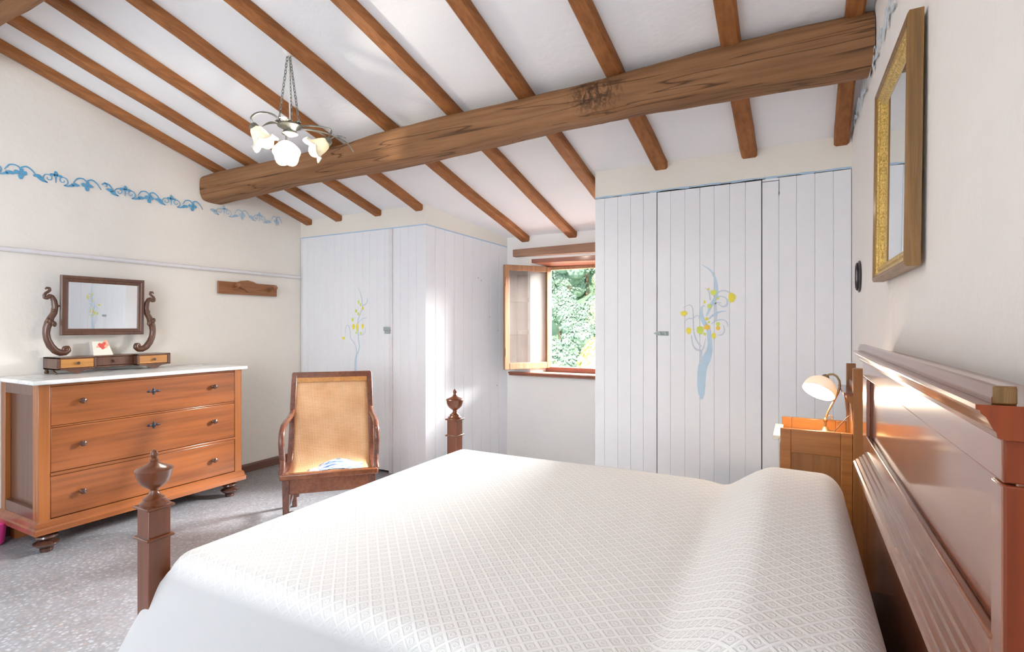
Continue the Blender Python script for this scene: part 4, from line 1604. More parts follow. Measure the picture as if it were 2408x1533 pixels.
for a in (200, 320, 80):
    dv = dirv(math.radians(a))
    chain(Vector((HX - 0.01, HY, ztop_c - 0.03)) + dv * 0.006, Vector((HX, HY, zh + 0.015)) + dv * 0.062)
tag(obj('cable', MB().tube([(HX - 0.01, HY, ztop_c - 0.03), (HX, HY, zh + 0.03)], 0.004, 8), M['white_plastic'], ch), 'pale electric cable between the chains')
hub = MB().lathe([(0.004, 0.045), (0.014, 0.038), (0.018, 0.022), (0.030, 0.016), (0.066, 0.014), (0.068, 0.006), (0.045, -0.004), (0.032, -0.018), (0.040, -0.028), (0.044, -0.036), (0.024, -0.046), (0.008, -0.052)], (HX, HY, zh), 24)
obj('hub', hub, M['silver'], ch)

C0 = Vector((HX, HY, zh))


def leaf(mbx, base, tip, width, up, curl=0.0, n_=8):
    base, tip = Vector(base), Vector(tip)
    d = tip - base
    s_ = d.cross(Vector(up)).normalized()
    nn = s_.cross(d).normalized()
    vs = []
    for i in range(n_ + 1):
        t = i / n_
        c_ = base + d * t + nn * curl * math.sin(t * PI) + Vector((0, 0, -curl * 0.8 * t * t))
        wv = width * math.sin(PI * min(1, t * 0.92 + 0.08)) * (1 - 0.3 * t) + 0.0008
        vs += [c_ + s_ * wv + nn * 0.004, c_ - nn * 0.0015, c_ - s_ * wv + nn * 0.004, c_ + nn * 0.0015]
    fs = []
    for i in range(n_):
        a = i * 4
        for k in range(4):
            k2 = (k + 1) % 4
            fs.append((a + k, a + k2, a + 4 + k2, a + 4 + k))
    mbx.add(vs, fs)


shade_specs = [(188, 0.185, 0.0, (0.45, 0.15)), (352, 0.205, -0.030, (0.62, 0.2)), (97, 0.15, -0.050, (0.9, 0.0))]
for k, (adeg, rad, dz, tilt) in enumerate(shade_specs):
    a = math.radians(adeg)
    dv = dirv(a)
    cap = C0 + dv * rad + Vector((0, 0, -0.030 + dz))
    # arm: leaves the hub, arches up and curls down into the cap
    am = MB()
    ht = 0.055 if k == 0 else (0.02 if k == 1 else 0.03)
    pts = [C0 + dv * 0.03, C0 + dv * (rad * 0.45) + Vector((0, 0, ht)), C0 + dv * (rad * 0.85) + Vector((0, 0, ht)), C0 + dv * (rad * 1.08) + Vector((0, 0, ht * 0.3)), cap + Vector((0, 0, 0.012))]
    sm = []
    for i in range(len(pts) - 1):
        A = pts[max(0, i - 1)]; B_ = pts[i]; Cc = pts[i + 1]; D = pts[min(len(pts) - 1, i + 2)]
        for q in range(5):
            t = q / 5
            sm.append(0.5 * (2 * B_ + (Cc - A) * t + (2 * A - 5 * B_ + 4 * Cc - D) * t * t + (3 * B_ - A - 3 * Cc + D) * t ** 3))
    sm.append(pts[-1])
    am.tube(sm, 0.0055, 8)
    ao = obj('arm', am, M['silver'], ch)
    # shade axis: down and back towards the hub
    if k == 2:
        axis = (Vector((0, 0, -0.50)) - view * 0.85).normalized()
    elif k == 0:
        axis = (Vector((0, 0, -0.80)) - dv * 0.50 - view * 0.15).normalized()
    else:
        axis = (Vector((0, 0, -0.55)) - dv * 0.80 - view * 0.15).normalized()
    q_ = Vector((0, 0, 1)).rotation_difference(axis).to_matrix()
    cp = MB().lathe([(0.008, -0.020), (0.020, -0.014), (0.026, 0.002), (0.028, 0.012), (0.022, 0.014)], cap, 18, q_)
    obj('shade_cap', cp, M['silver'], ao)
    # fluted bell with petals
    sh = MB()
    prof = [(0.022, 0.004), (0.034, 0.020), (0.042, 0.045), (0.046, 0.070), (0.052, 0.090), (0.064, 0.106), (0.074, 0.112)]
    n_ = 48
    for j, (r, h) in enumerate(prof):
        for i in range(n_):
            an = 2 * PI * i / n_
            tt = (j / (len(prof) - 1)) ** 2
            pet = abs(math.cos(an * 2.5))
            rr = r * (1 + 0.05 * math.cos(an * 5))
            hh = h - tt * 0.030 * (1 - pet ** 0.7)
            p = q_ @ Vector((rr * math.cos(an), rr * math.sin(an), hh)) + cap
            sh.v.append(tuple(p))
    for j in range(len(prof) - 1):
        for i in range(n_):
            i2 = (i + 1) % n_
            sh.f.append((j * n_ + i, j * n_ + i2, (j + 1) * n_ + i2, (j + 1) * n_ + i))
    so = obj('glass_shade', sh, M['flower_glass'], ch)
    sd = so.modifiers.new('thick', 'SOLIDIFY')
    sd.thickness = 0.002
    bc = cap + axis * 0.050
    bl = MB()
    bl.lathe([(0.009, -0.030), (0.011, -0.016), (0.019, -0.004), (0.023, 0.010), (0.020, 0.022), (0.011, 0.031), (0.002, 0.034)], bc, 16, q_)
    obj('bulb', bl, M['bulb'], so)
    light('chandelier_bulb_light', 'POINT', cap + axis * 0.098, (0, 0, 0), 9.0, (1.0, 0.92, 0.76), radius=0.02)
# metal leaves and flowers
lf = MB()
leaf(lf, C0 + dirv(math.radians(20)) * 0.05, C0 + dirv(math.radians(20)) * 0.21 + Vector((0, 0, 0.010)), 0.022, (0, 0, 1), 0.012)
leaf(lf, C0 + dirv(math.radians(150)) * 0.04, C0 + dirv(math.radians(150)) * 0.17 + Vector((0, 0, 0.03)), 0.022, (0, 0, 1), 0.02)
leaf(lf, C0 + dirv(math.radians(250)) * 0.04, C0 + dirv(math.radians(250)) * 0.16 + Vector((0, 0, 0.005)), 0.020, (0, 0, 1), 0.015)
leaf(lf, C0 + dirv(math.radians(352)) * 0.255 + Vector((0, 0, -0.035)), C0 + dirv(math.radians(352)) * 0.345 + Vector((0, 0, -0.10)), 0.010, (0, 0, 1), 0.012)
leaf(lf, C0 + dirv(math.radians(5)) * 0.22 + Vector((0, 0, -0.03)), C0 + dirv(math.radians(5)) * 0.31 + Vector((0, 0, 0.0)), 0.012, (0, 0, 1), 0.012)
lf.tube([C0 + dirv(math.radians(352)) * 0.06, C0 + dirv(math.radians(352)) * 0.16 + Vector((0, 0, -0.005)), C0 + dirv(math.radians(352)) * 0.27 + Vector((0, 0, -0.03))], 0.004, 8)
objs('metal_leaf', lf, M['silver'], ch)
fl = MB()
for a in range(6):
    dv = dirv(math.radians(a * 60 + 15))
    c_ = C0 + dv * 0.062 + Vector((0, 0, 0.020))
    for k in range(5):
        b = 2 * PI * k / 5
        fl.ellipsoid((c_.x + 0.011 * math.cos(b), c_.y + 0.011 * math.sin(b), c_.z + 0.003), 0.009, 0.009, 0.004, 8, 5)
    fl.ellipsoid(tuple(c_ + Vector((0, 0, 0.006))), 0.005, 0.005, 0.005, 8, 5)
obj('metal_rosettes', fl, M['silver'], ch)

# ------------------------------------------------------------------ cane armchair
ac = thing('cane_armchair', 'low reclining armchair of dark wood with woven cane back and seat', 'armchair', (-2.70, 2.48, 0), math.radians(45.6))
# local: front edge at y=0, +y runs back, x across
HWf, HWb = 0.290, 0.268
prof = [(0.00, 0.385), (0.08, 0.368), (0.18, 0.348), (0.28, 0.345), (0.36, 0.380), (0.415, 0.46), (0.455, 0.57), (0.495, 0.70), (0.54, 0.83), (0.585, 0.94), (0.605, 0.985)]


def prof_s(n_=30):
    out = []
    for i in range(len(prof) - 1):
        A = prof[max(0, i - 1)]; B_ = prof[i]; Cc = prof[i + 1]; D = prof[min(len(prof) - 1, i + 2)]
        for q in range(3):
            t = q / 3
            out.append(tuple(0.5 * (2 * B_[j] + (Cc[j] - A[j]) * t + (2 * A[j] - 5 * B_[j] + 4 * Cc[j] - D[j]) * t * t + (3 * B_[j] - A[j] - 3 * Cc[j] + D[j]) * t ** 3) for j in (0, 1)))
    out.append(prof[-1])
    return out


ps = prof_s()
for sgn in (-1, 1):
    mb = MB()
    for i, (y, z) in enumerate(ps):
        t = i / (len(ps) - 1)
        a = ps[max(0, i - 1)]; b = ps[min(len(ps) - 1, i + 1)]
        dy, dz = b[0] - a[0], b[1] - a[1]
        l = math.hypot(dy, dz)
        ny_, nz_ = -dz / l, dy / l
        xo = HWf + (HWb - HWf) * t
        th = 0.016
        for (sx_, sn) in ((xo - 0.017, -th), (xo + 0.019, -th), (xo + 0.019, th), (xo - 0.017, th)):
            mb.v.append((sgn * sx_, y + ny_ * sn, z + nz_ * sn))
    k = len(ps)
    for i in range(k - 1):
        for j in range(4):
            j2 = (j + 1) % 4
            mb.f.append((i * 4 + j, i * 4 + j2, (i + 1) * 4 + j2, (i + 1) * 4 + j))
    mb.f += [(0, 1, 2, 3), tuple((k - 1) * 4 + j for j in (3, 2, 1, 0))]
    obj('side_frame', mb, M['chair'], ac, local=True, bevel=0.003)
# cane sheet
mb = MB()
uv = []
cx_n = 12
L_ = 0
inner = [p for p in ps if p[1] < 0.965 or p[0] < 0.5]
for i, (y, z) in enumerate(inner):
    if i:
        L_ += math.hypot(y - inner[i - 1][0], z - inner[i - 1][1])
    hw = (HWf + (HWb - HWf) * i / (len(ps) - 1)) - 0.012
    for k in range(cx_n + 1):
        mb.v.append((-hw + 2 * hw * k / cx_n, y, z))
        uv.append((hw * 2 * k / cx_n, L_))
for i in range(len(inner) - 1):
    for k in range(cx_n):
        a = i * (cx_n + 1) + k
        mb.f.append((a, a + 1, a + cx_n + 2, a + cx_n + 1))
co = obj('cane_panel', mb, M['cane'], ac, local=True, uvs=uv)
sd = co.modifiers.new('thick', 'SOLIDIFY')
sd.thickness = 0.004
sd.offset = 0
# top rail, front rail, apron
obj('top_rail', MB().hexa([(-HWb - 0.014, 0.575, 0.955), (HWb + 0.014, 0.575, 0.955), (HWb + 0.014, 0.612, 0.948), (-HWb - 0.014, 0.612, 0.948),
                           (-HWb - 0.014, 0.592, 0.998), (HWb + 0.014, 0.592, 0.998), (HWb + 0.014, 0.628, 0.990), (-HWb - 0.014, 0.628, 0.990)]), M['chair'], ac, local=True, bevel=0.004)
cs_ = MB().hexa([(-HWb + 0.017, 0.565, 0.925), (HWb - 0.017, 0.565, 0.925), (HWb - 0.017, 0.580, 0.922), (-HWb + 0.017, 0.580, 0.922),
                 (-HWb + 0.017, 0.577, 0.958), (HWb - 0.017, 0.577, 0.958), (HWb - 0.017, 0.592, 0.955), (-HWb + 0.017, 0.592, 0.955)])
tag(obj('cane_binding', cs_, M['toilet_l'], ac, local=True, bevel=0.002), 'flat cane strip along the top of the back')
obj('front_rail', MB().box(-0.304, 0.304, -0.030, 0.022, 0.358, 0.396), M['mahog_y'], ac, local=True, bevel=0.008, seg=3)
obj('apron', MB().box(-0.250, 0.250, -0.006, 0.014, 0.262, 0.358), M['mahog_y'], ac, local=True, bevel=0.003)
obj('seat_block', MB().box(-0.225, -0.190, 0.0, 0.05, 0.240, 0.262), M['chair'], ac, local=True, bevel=0.003)
for sgn in (-1, 1):
    x = sgn * 0.268
    obj('leg', MB().hexa([(x - 0.017, -0.012, 0), (x + 0.017, -0.012, 0), (x + 0.017, 0.024, 0), (x - 0.017, 0.024, 0),
                          (x - 0.022, -0.018, 0.358), (x + 0.022, -0.018, 0.358), (x + 0.022, 0.026, 0.358), (x - 0.022, 0.026, 0.358)]), M['chair'], ac, local=True, bevel=0.004)
    obj('leg', MB().hexa([(x - 0.017, 0.560, 0), (x + 0.017, 0.560, 0), (x + 0.017, 0.598, 0), (x - 0.017, 0.598, 0),
                          (x - 0.018, 0.410, 0.40), (x + 0.018, 0.410, 0.40), (x + 0.018, 0.450, 0.44), (x - 0.018, 0.450, 0.44)]), M['chair'], ac, local=True, bevel=0.004)
    obj('stretcher', MB().box(x - 0.010, x + 0.010, 0.015, 0.545, 0.125, 0.155), M['chair'], ac, local=True, bevel=0.003)
    # arm: from the back frame, out and forward, then down to the front rail
    A_ = [(0.525, 0.735, 0.272), (0.44, 0.700, 0.280), (0.34, 0.690, 0.288), (0.22, 0.690, 0.293), (0.12, 0.678, 0.297), (0.055, 0.640, 0.299), (0.035, 0.580, 0.299), (0.050, 0.520, 0.298), (0.060, 0.470, 0.296), (0.030, 0.420, 0.293), (0.010, 0.388, 0.298)]
    pts = []
    for i in range(len(A_) - 1):
        for q in range(3):
            t = q / 3
            pts.append(tuple(A_[i][j] * (1 - t) + A_[i + 1][j] * t for j in range(3)))
    pts.append(A_[-1])
    obj('arm', MB().tube([(sgn * p[2], p[0], p[1]) for p in pts], 0.019, 10), M['chair'], ac, local=True)
obj('stretcher', MB().box(-0.255, 0.255, 0.000, 0.018, 0.120, 0.148), M['chair'], ac, local=True, bevel=0.003)

# magazine lying on the seat
mg = thing('magazine', 'open blue and white magazine lying on the cane seat', 'magazine', (-2.70, 2.48, 0), math.radians(45.6))
mb = MB()
nm = 10
for lay, dz in ((0, 0.0), (1, 0.005)):
    for i in range(nm + 1):
        t = i / nm
        x = -0.075 + 0.285 * t
        for j in range(5):
            y = 0.030 + 0.20 * j / 4 + 0.03 * t * (1 - t)
            zz = 0.372 - 0.10 * (y - 0.0) + 0.035 * math.sin(PI * min(1, t * 1.15)) * (0.45 + 0.55 * j / 4) + 0.018 * (j / 4) + 0.009
            mb.v.append((x - 0.06 * (1 - j / 4) * (1 - t) * 0.5, y, zz + dz))
for lay in (0, 1):
    b0 = lay * (nm + 1) * 5
    for i in range(nm):
        for j in range(4):
            a = b0 + i * 5 + j
            mb.f.append((a, a + 5, a + 6, a + 1))
obj('pages', mb, M['mag'], mg, local=True)
mb = MB()
for i in range(5):
    for j in range(4):
        t = i / 4
        x = -0.150 + 0.100 * t
        y = 0.028 + 0.13 * j / 3
        mb.v.append((x, y, 0.386 - 0.10 * y + 0.012 * math.sin(PI * t)))
for i in range(4):
    for j in range(3):
        a = i * 4 + j
        mb.f.append((a, a + 4, a + 5, a + 1))
o = obj('loose_page', mb, M['paper'], mg, local=True)
o.modifiers.new('thick', 'SOLIDIFY').thickness = 0.001

# ------------------------------------------------------------------ bed
bed = thing('bed', 'mahogany double bed with tall panelled headboard and urn topped foot posts', 'bed', (-0.7, 1.58, 0))
HB0, HB1 = 0.792, 2.240          # headboard ends
HX0, HX1 = 0.205, 0.262
hb = MB()
hb.box(HX0 + 0.012, HX1, HB0, HB1, 0.30, 1.221)
hbo = obj('headboard', hb, M['headpanel'], bed, bevel=0.002)
fm = MB()
fm.box(HX0, HX0 + 0.014, HB0, HB0 + 0.042, 0.30, 1.168)
fm.box(HX0, HX0 + 0.014, HB1 - 0.135, HB1, 0.30, 1.168)
fm.box(HX0, HX0 + 0.014, HB0, HB1, 1.1705, 1.2215)
fm.box(HX0, HX0 + 0.014, HB0 + 0.042, HB1 - 0.135, 0.30, 0.976)
objs('headboard_frame', fm, M['headpanel'], hbo, bevel=0.003)
# bead round the panel
bd = MB()
y0, y1, z0, z1 = HB0 + 0.042, HB1 - 0.135, 0.976, 1.168
bd.box(HX0 - 0.0025, HX0 + 0.010, y0 - 0.003, y1 + 0.003, z0 - 0.004, z0 + 0.004)
bd.box(HX0 - 0.0025, HX0 + 0.010, y1 - 0.004, y1 + 0.004, z0 + 0.0045, z1 - 0.001)
objs('panel_bead', bd, M['mahog_y'], hbo, bevel=0.003)
# red brown end face of the headboard
tag(obj('end_post', MB().box(HX0 + 0.001, 0.300, HB0 - 0.004, HB0 + 0.030, 0.0, 1.169), M['redend'], hbo, bevel=0.002), 'bright red brown end of the headboard')
obj('end_post', MB().box(HX0 + 0.001, 0.266, HB1 - 0.030, HB1 + 0.004, 0.0, 1.221), M['mahog'], hbo, bevel=0.002)
# cornice: stepped cyma profile run along y
tag(obj('end_cap', MB().box(HX0 + 0.001, 0.300, HB0 - 0.004, HB0 + 0.030, 1.172, 1.2215), M['redend'], hbo, bevel=0.002), 'red brown upper end of the headboard')
cp = [(0.205, 1.2215), (0.198, 1.2235), (0.197, 1.2295), (0.1945, 1.232), (0.192, 1.238), (0.188, 1.246), (0.1835, 1.250), (0.1825, 1.2535), (0.179, 1.2545), (0.179, 1.260), (0.300, 1.260), (0.300, 1.2215)]
tag(obj('cornice', MB().prism(cp, 'y', HB0 - 0.010, HB1 + 0.02), M['mahog_y'], hbo, smooth=False), 'stepped moulded cornice along the top')
tag(obj('cornice_end', MB().prism(cp, 'y', HB0 - 0.0125, HB0 - 0.0102), M['redend'], hbo, smooth=False), 'bright red brown near end of the cornice')
obj('cornice_cap', MB().prism([(0.196, 1.2602), (0.196, 1.267), (0.199, 1.272), (0.200, 1.279), (0.203, 1.281), (0.218, 1.281), (0.218, 1.2602)], 'y', HB0 + 0.002, HB1 + 0.06), M['mahog_y'], hbo, smooth=False)
tag(obj('cap_end', MB().box(0.1965, 0.2175, HB0 - 0.004, HB0 + 0.0018, 1.2603, 1.2808), M['gilt'], hbo, bevel=0.002), 'dark golden brown end of the cap strip')
# lower stepped moulding above the pillow
lm = [(0.205, 0.928), (0.199, 0.926), (0.197, 0.919), (0.191, 0.917), (0.189, 0.911), (0.182, 0.909), (0.180, 0.903), (0.173, 0.901), (0.171, 0.896), (0.166, 0.893), (0.164, 0.887), (0.166, 0.880), (0.176, 0.873), (0.205, 0.868)]
obj('lower_moulding', MB().prism(lm, 'y', HB0 + 0.03, HB1 - 0.13), M['mahog_y'], hbo, smooth=False)
# foot posts with urn finials
urn = [(0.036, 0.0), (0.037, 0.006), (0.030, 0.011), (0.026, 0.015), (0.027, 0.019), (0.017, 0.026), (0.011, 0.034), (0.010, 0.041), (0.014, 0.046), (0.024, 0.052), (0.036, 0.064), (0.043, 0.080), (0.046, 0.097), (0.048, 0.100), (0.045, 0.104), (0.030, 0.110), (0.017, 0.116), (0.010, 0.122), (0.011, 0.127), (0.007, 0.132), (0.010, 0.140), (0.009, 0.148), (0.004, 0.155), (0.001, 0.157)]
for (px_, py_, zt_) in ((-1.622, 0.842, 0.838), (-1.622, 2.352, 0.850)):
    h = 0.030
    pb = MB()
    pb.box(px_ - h, px_ + h, py_ - h, py_ + h, 0.0, zt_ - 0.008)
    po = obj('foot_post', pb, M['mahog'], bed, bevel=0.003)
    cpm = MB().box(px_ - h - 0.008, px_ + h + 0.008, py_ - h - 0.008, py_ + h + 0.008, zt_ - 0.008, zt_)
    cpm.box(px_ - h - 0.008, px_ + h + 0.008, py_ - h - 0.008, py_ + h + 0.008, zt_ - 0.094, zt_ - 0.086)
    objs('post_moulding', cpm, M['mahog'], po, bevel=0.003)
    obj('urn_finial', MB().lathe(urn, (px_, py_, zt_), 28), M['mahog'], po)
obj('foot_rail', MB().box(-1.636, -1.606, 0.872, 2.322, 0.22, 0.40), M['mahog_y'], bed, bevel=0.003)
for y in (0.90, 2.285):
    obj('side_rail', MB().box(-1.59, 0.222, y - 0.014, y + 0.014, 0.24, 0.38), M['mahog_y'], bed, bevel=0.003)
obj('bed_base', MB().box(-1.585, 0.190, 0.916, 2.270, 0.30, 0.40), M['gap'], bed)
tag(obj('mattress', MB().box(-1.560, 0.130, 0.905, 2.275, 0.40, 0.675), M['mattress'], bed, bevel=0.05, seg=4), 'mattress hidden under the white bedspread', 'mattress')
bpy.context.view_layer.update()
for o in COL.objects:
    if o.name.startswith('mattress'):
        mwv = wloc(bed)
        o.parent = None
        o.location = mwv

# bedspread: one cloth over mattress and bolster, hanging on both long sides and at the foot
XF, XH = -1.575, 0.152
YN, YF = 0.905, 2.285
RC = 0.055


def top_z(x, y):
    z = 0.706 + 0.006 * math.sin((x + 1.6) * 1.7) + 0.006 * noise.noise(Vector((x * 1.5, y * 1.5, 2)))
    # slight rise to the middle
    b = sstep(-0.27, -0.07, x)
    ends = sstep(YN - 0.02, YN + 0.10, y) * (1 - sstep(YF - 0.09, YF + 0.02, y))
    z += 0.108 * b * (0.80 + 0.20 * ends)
    z -= 0.010 * math.exp(-((x + 0.26) / 0.05) ** 2)
    if x > 0.075:
        t = (x - 0.075) / (XH - 0.075)
        z -= 0.11 * (1 - math.sqrt(max(0.0, 1 - t * t)))
    if x < XF + RC:
        t = (XF + RC - x) / RC
        z -= 0.045 * (1 - math.sqrt(max(0.0, 1 - t * t * 0.999)))
    return z


def drop(s, flare):
    """arc length past the flat top -> (outward, down)"""
    q = RC * PI / 2
    if s <= 0:
        return 0, 0
    if s < q:
        a = s / RC
        return RC * math.sin(a), RC * (1 - math.cos(a))
    r = s - q
    return RC + r * flare, RC + r * math.sqrt(max(0, 1 - flare * flare))


mb = MB()
uv = []
nu = 120
sN, sF = 0.60, 0.56
vlist = [-sN + sN * (1 - (1 - i / 40) ** 1.0) for i in range(40)]
mid = [(YF - YN - 2 * 0.0) * i / 70 for i in range(71)]
fv = [(YF - YN) + sF * (i + 1) / 24 for i in range(24)]
allv = vlist + mid + fv
xs = [XF + (XH - XF) * (1 - math.cos(PI * i / nu)) / 2 * 0.35 + (XH - XF) * i / nu * 0.65 for i in range(nu + 1)]
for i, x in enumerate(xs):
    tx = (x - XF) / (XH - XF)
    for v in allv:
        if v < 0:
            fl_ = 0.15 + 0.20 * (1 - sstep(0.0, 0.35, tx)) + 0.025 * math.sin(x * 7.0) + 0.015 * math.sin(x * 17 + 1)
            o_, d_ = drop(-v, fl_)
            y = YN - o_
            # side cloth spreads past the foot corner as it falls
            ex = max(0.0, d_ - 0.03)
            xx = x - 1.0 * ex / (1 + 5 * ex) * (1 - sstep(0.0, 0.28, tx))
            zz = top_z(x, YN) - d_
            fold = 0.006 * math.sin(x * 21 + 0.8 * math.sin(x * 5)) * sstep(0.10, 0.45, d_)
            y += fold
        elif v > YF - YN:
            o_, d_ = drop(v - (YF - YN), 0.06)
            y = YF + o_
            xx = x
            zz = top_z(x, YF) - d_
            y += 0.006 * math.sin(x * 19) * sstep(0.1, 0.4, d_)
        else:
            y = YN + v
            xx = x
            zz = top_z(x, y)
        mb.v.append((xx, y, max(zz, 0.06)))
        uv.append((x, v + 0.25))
nv = len(allv)
for i in range(nu):
    for j in range(nv - 1):
        a = i * nv + j
        mb.f.append((a, a + 1, a + nv + 1, a + nv))
# foot drop between the posts
b0 = len(mb.v)
yy = [YN + (YF - YN) * i / 50 for i in range(51)]
for i, y in enumerate(yy):
    for j in range(15):
        t = j / 14
        mb.v.append((XF - 0.004 - 0.010 * t + 0.003 * math.sin(y * 25) * t, y, top_z(XF, y) - 0.34 * t))
        uv.append((XF - 0.34 * t, 0.25 + y - YN))
for i in range(50):
    for j in range(14):
        a = b0 + i * 15 + j
        mb.f.append((a, a + 15, a + 16, a + 1))
# tucked drop at the head end
b1 = len(mb.v)
for i, y in enumerate(yy):
    for j in range(9):
        t = j / 8
        mb.v.append((XH + 0.001 - 0.010 * t, y, top_z(XH, y) - 0.14 * t))
        uv.append((XH + 0.14 * t, 0.25 + y - YN))
for i in range(50):
    for j in range(8):
        a = b1 + i * 9 + j
        mb.f.append((a, a + 1, a + 10, a + 9))
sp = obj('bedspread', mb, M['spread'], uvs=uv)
bpy.context.view_layer.update()
m_ = sp.modifiers.new('thick', 'SOLIDIFY')
m_.thickness = 0.004
m_.offset = -1
tag(sp, 'white woven bedspread with small diamond pattern covering the bed and bolster', 'bedspread')

# ------------------------------------------------------------------ nightstand
nx0, nx1, ny0, ny1 = -0.066, 0.205, 2.62, 2.975
ns = thing('nightstand', 'honey coloured wooden nightstand with raised gallery and tall back beside the bed', 'nightstand', (0.07, 2.8, 0))
zt_ = 0.895
sp_ = MB()
# near side: stiles, rails, sunk panel
def side_panel(y0, y1):
    m1 = MB()
    m1.box(nx0, nx0 + 0.042, y0, y1, 0.0, zt_)
    m1.box(nx1 - 0.042, nx1, y0, y1, 0.0, zt_)
    m1.box(nx0 + 0.042, nx1 - 0.042, y0 + 0.001, y1 - 0.001, 0.792, zt_)
    m1.box(nx0 + 0.042, nx1 - 0.042, y0 + 0.001, y1 - 0.001, 0.08, 0.15)
    return m1
objs('side_frame', side_panel(ny0, ny0 + 0.020), M['honey'], ns, bevel=0.003)
objs('side_frame', side_panel(ny1 - 0.020, ny1), M['honey'], ns, bevel=0.003)
obj('side_board', MB().box(nx0 + 0.040, nx1 - 0.040, ny0 + 0.010, ny0 + 0.017, 0.14, 0.80), M['honey_z'], ns)
obj('side_board', MB().box(nx0 + 0.040, nx1 - 0.040, ny1 - 0.017, ny1 - 0.010, 0.14, 0.80), M['honey_z'], ns)
obj('top_board', MB().box(nx0 + 0.002, nx1, ny0 + 0.020, ny1 - 0.020, 0.828, 0.846), M['honey'], ns, bevel=0.002)
obj('bottom_board', MB().box(nx0 + 0.004, nx1, ny0 + 0.020, ny1 - 0.020, 0.10, 0.118), M['honey'], ns, bevel=0.002)
obj('door', MB().box(nx0 - 0.001, nx0 + 0.017, ny0 + 0.024, ny1 - 0.024, 0.124, 0.700), M['honey_z'], ns, bevel=0.003)
dw = obj('drawer', MB().box(nx0 - 0.003, nx0 + 0.20, ny0 + 0.024, ny1 - 0.024, 0.708, 0.822), M['honey'], ns, bevel=0.003)
tag(obj('front_ledge', MB().box(nx0 - 0.030, nx0 + 0.006, ny0 + 0.022, ny1 - 0.022, 0.846, 0.858).box(nx0 - 0.030, nx0 - 0.004, ny0 + 0.022, ny1 - 0.022, 0.838, 0.847), M['paper'], ns, bevel=0.002), 'pale projecting shelf edge at the front')
# tall back with little bracket shelf
bk = MB()
bk.box(0.2055, 0.243, ny0 - 0.004, ny0 + 0.030, 0.0, 1.170)
bk.box(0.2055, 0.243, ny1 - 0.030, ny1 + 0.004, 0.0, 1.170)
bk.box(0.214, 0.240, ny0 + 0.030, ny1 - 0.030, 0.60, 1.10)
objs('back_panel', bk, M['honey_z'], ns, bevel=0.003)
br = [(0.2055, 1.055), (0.182, 1.055), (0.182, 1.046), (0.188, 1.034), (0.196, 1.022), (0.200, 0.996), (0.203, 0.960), (0.2055, 0.930)]
for y in (ny0 + 0.004, ny1 - 0.022):
    obj('bracket', MB().prism(br, 'y', y, y + 0.018), M['honey'], ns, smooth=False)
obj('small_shelf', MB().box(0.172, 0.2055, ny0 - 0.002, ny1 + 0.002, 1.0555, 1.066), M['mahog_y'], ns, bevel=0.002)

# ------------------------------------------------------------------ bedside lamp
LYp = 2.80
ZT = 0.846
lp = thing('table_lamp', 'small brass swan neck lamp with frosted glass shade on the nightstand', 'lamp', (0.118, LYp, ZT))
obj('base', MB().lathe([(0.052, 0.0), (0.054, 0.005), (0.046, 0.012), (0.030, 0.020), (0.016, 0.030), (0.010, 0.042)], (0.112, LYp, ZT), 24), M['brass'], lp)
pts = [(0.113, 0.882), (0.114, 0.905), (0.116, 0.930), (0.123, 0.955), (0.136, 0.985), (0.150, 1.015), (0.163, 1.045), (0.170, 1.075), (0.168, 1.100), (0.158, 1.119), (0.143, 1.128), (0.128, 1.126), (0.117, 1.117)]
obj('stem', MB().tube([(x, LYp, z) for x, z in pts], 0.0048, 10), M['brass'], lp)
cl = [(0.119, 0.925), (0.128, 0.940), (0.138, 0.940), (0.142, 0.930), (0.136, 0.922), (0.130, 0.927)]
obj('scroll', MB().tube([(x, LYp, z) for x, z in cl], 0.0025, 8), M['brass'], lp)
obj('joint', MB().ellipsoid((0.1135, LYp, 0.918), 0.009, 0.009, 0.012, 12, 8), M['brass'], lp)
ax = Vector((-0.36, -0.50, -0.78)).normalized()
q_ = Vector((0, 0, 1)).rotation_difference(ax).to_matrix()
capc = Vector((0.114, LYp, 1.113))
obj('shade_holder', MB().lathe([(0.008, -0.012), (0.014, -0.006), (0.018, 0.004), (0.030, 0.014), (0.032, 0.018), (0.026, 0.019)], capc, 20, q_), M['brass'], lp)
sh = MB().lathe([(0.022, 0.012), (0.040, 0.018), (0.056, 0.032), (0.066, 0.052), (0.069, 0.070), (0.069, 0.082)], capc, 36, q_, thick=True)
so = obj('glass_shade', sh, M['lamp_glass'], lp)
so.modifiers.new('thick', 'SOLIDIFY').thickness = 0.002
bc = capc + ax * 0.052
obj('bulb', MB().ellipsoid(bc, 0.024, 0.024, 0.026, 16, 10), M['bulb2'], so)
light('lamp_bulb_light', 'POINT', capc + ax * 0.088, (0, 0, 0), 3.8, (1.0, 0.78, 0.54), radius=0.022)
cdm = MB().tube([(0.130, LYp, 0.850), (0.150, LYp - 0.005, 0.872), (0.172, LYp - 0.01, 0.905), (0.190, LYp - 0.01, 0.930), (0.202, LYp - 0.01, 0.944), (0.212, LYp - 0.01, 0.946)], 0.0022, 8)
obj('cord', cdm, M['cord'], lp)

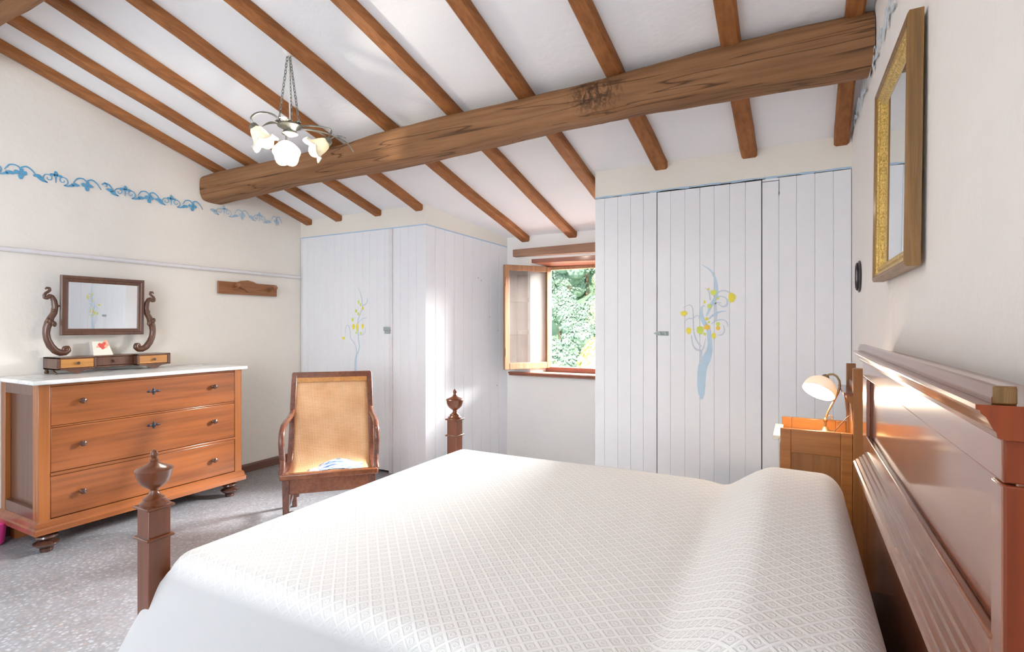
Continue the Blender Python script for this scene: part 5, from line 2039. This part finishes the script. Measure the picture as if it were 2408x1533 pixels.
# ------------------------------------------------------------------ gilt wall mirror on the right wall
my0, my1, mz0, mz1 = 1.758, 2.365, 1.510, 2.200
wm = thing('wall_mirror', 'rectangular wall mirror in a worn gilt wooden frame on the right wall', 'mirror', (0.29, 2.06, 1.85))
XW = lambda y: xr(y) - 0.007
def frame_in(y0, y1, z0, z1, rings):
    mbx = MB()
    vs = []
    for (k, dx) in rings:
        for (y, z) in [(y0 + k, z0 + k), (y1 - k, z0 + k), (y1 - k, z1 - k), (y0 + k, z1 - k)]:
            lean = 0.008 * (mz1 - z) / (mz1 - mz0)
            vs.append((XW(y) - dx - lean, y, z))
    nr = len(rings)
    fs = []
    for r in range(nr - 1):
        for i in range(4):
            i2 = (i + 1) % 4
            fs.append((r * 4 + i, r * 4 + i2, (r + 1) * 4 + i2, (r + 1) * 4 + i))
    for i in range(4):
        i2 = (i + 1) % 4
        fs.append(((nr - 1) * 4 + i, (nr - 1) * 4 + i2, i2, i))
    return mbx.add(vs, fs)


wf = obj('frame', frame_in(my0, my1, mz0, mz1, [(0, 0.0), (0, 0.032), (0.006, 0.036), (0.014, 0.036), (0.020, 0.030), (0.020, 0.002)]), M['gilt'], wm, smooth=False)
tag(obj('gold_liner', frame_in(my0 + 0.018, my1 - 0.018, mz0 + 0.018, mz1 - 0.018, [(0, 0.004), (0, 0.030), (0.012, 0.027), (0.018, 0.020), (0.022, 0.024), (0.030, 0.022), (0.042, 0.012), (0.042, 0.004)]), M['goldleaf'], wf, smooth=False), 'shiny gold leaf inner moulding')
g = MB()
ys_, zs_ = (my0 + 0.055, my1 - 0.055), (mz0 + 0.055, mz1 - 0.055)
vs = []
for dx in (0.006, 0.012):
    for (y, z) in ((ys_[0], zs_[0]), (ys_[1], zs_[0]), (ys_[1], zs_[1]), (ys_[0], zs_[1])):
        vs.append((XW(y) - dx - 0.008 * (mz1 - z) / (mz1 - mz0), y, z))
g.hexa(vs)
obj('mirror_glass', g, M['mirror'], wf, smooth=False)

# oval plaque
mb = MB()
c_ = (xr(3.223) - 0.004, 3.223, 1.600)
mb.ellipsoid(c_, 0.012, 0.062, 0.082, 24, 12)
pq = tag(obj('oval_plaque', mb, M['black']), 'small dark oval plaque on the right wall beside the cupboard', 'plaque')
mb = MB()
ring = [(c_[0] - 0.008, c_[1] + 0.048 * math.cos(a), c_[2] + 0.066 * math.sin(a)) for a in [2 * PI * k / 28 for k in range(28)]]
mb.tube(ring, 0.006, 8, closed=True)
o = obj('rim', mb, M['iron'], pq)
o.location = (0, 0, 0)
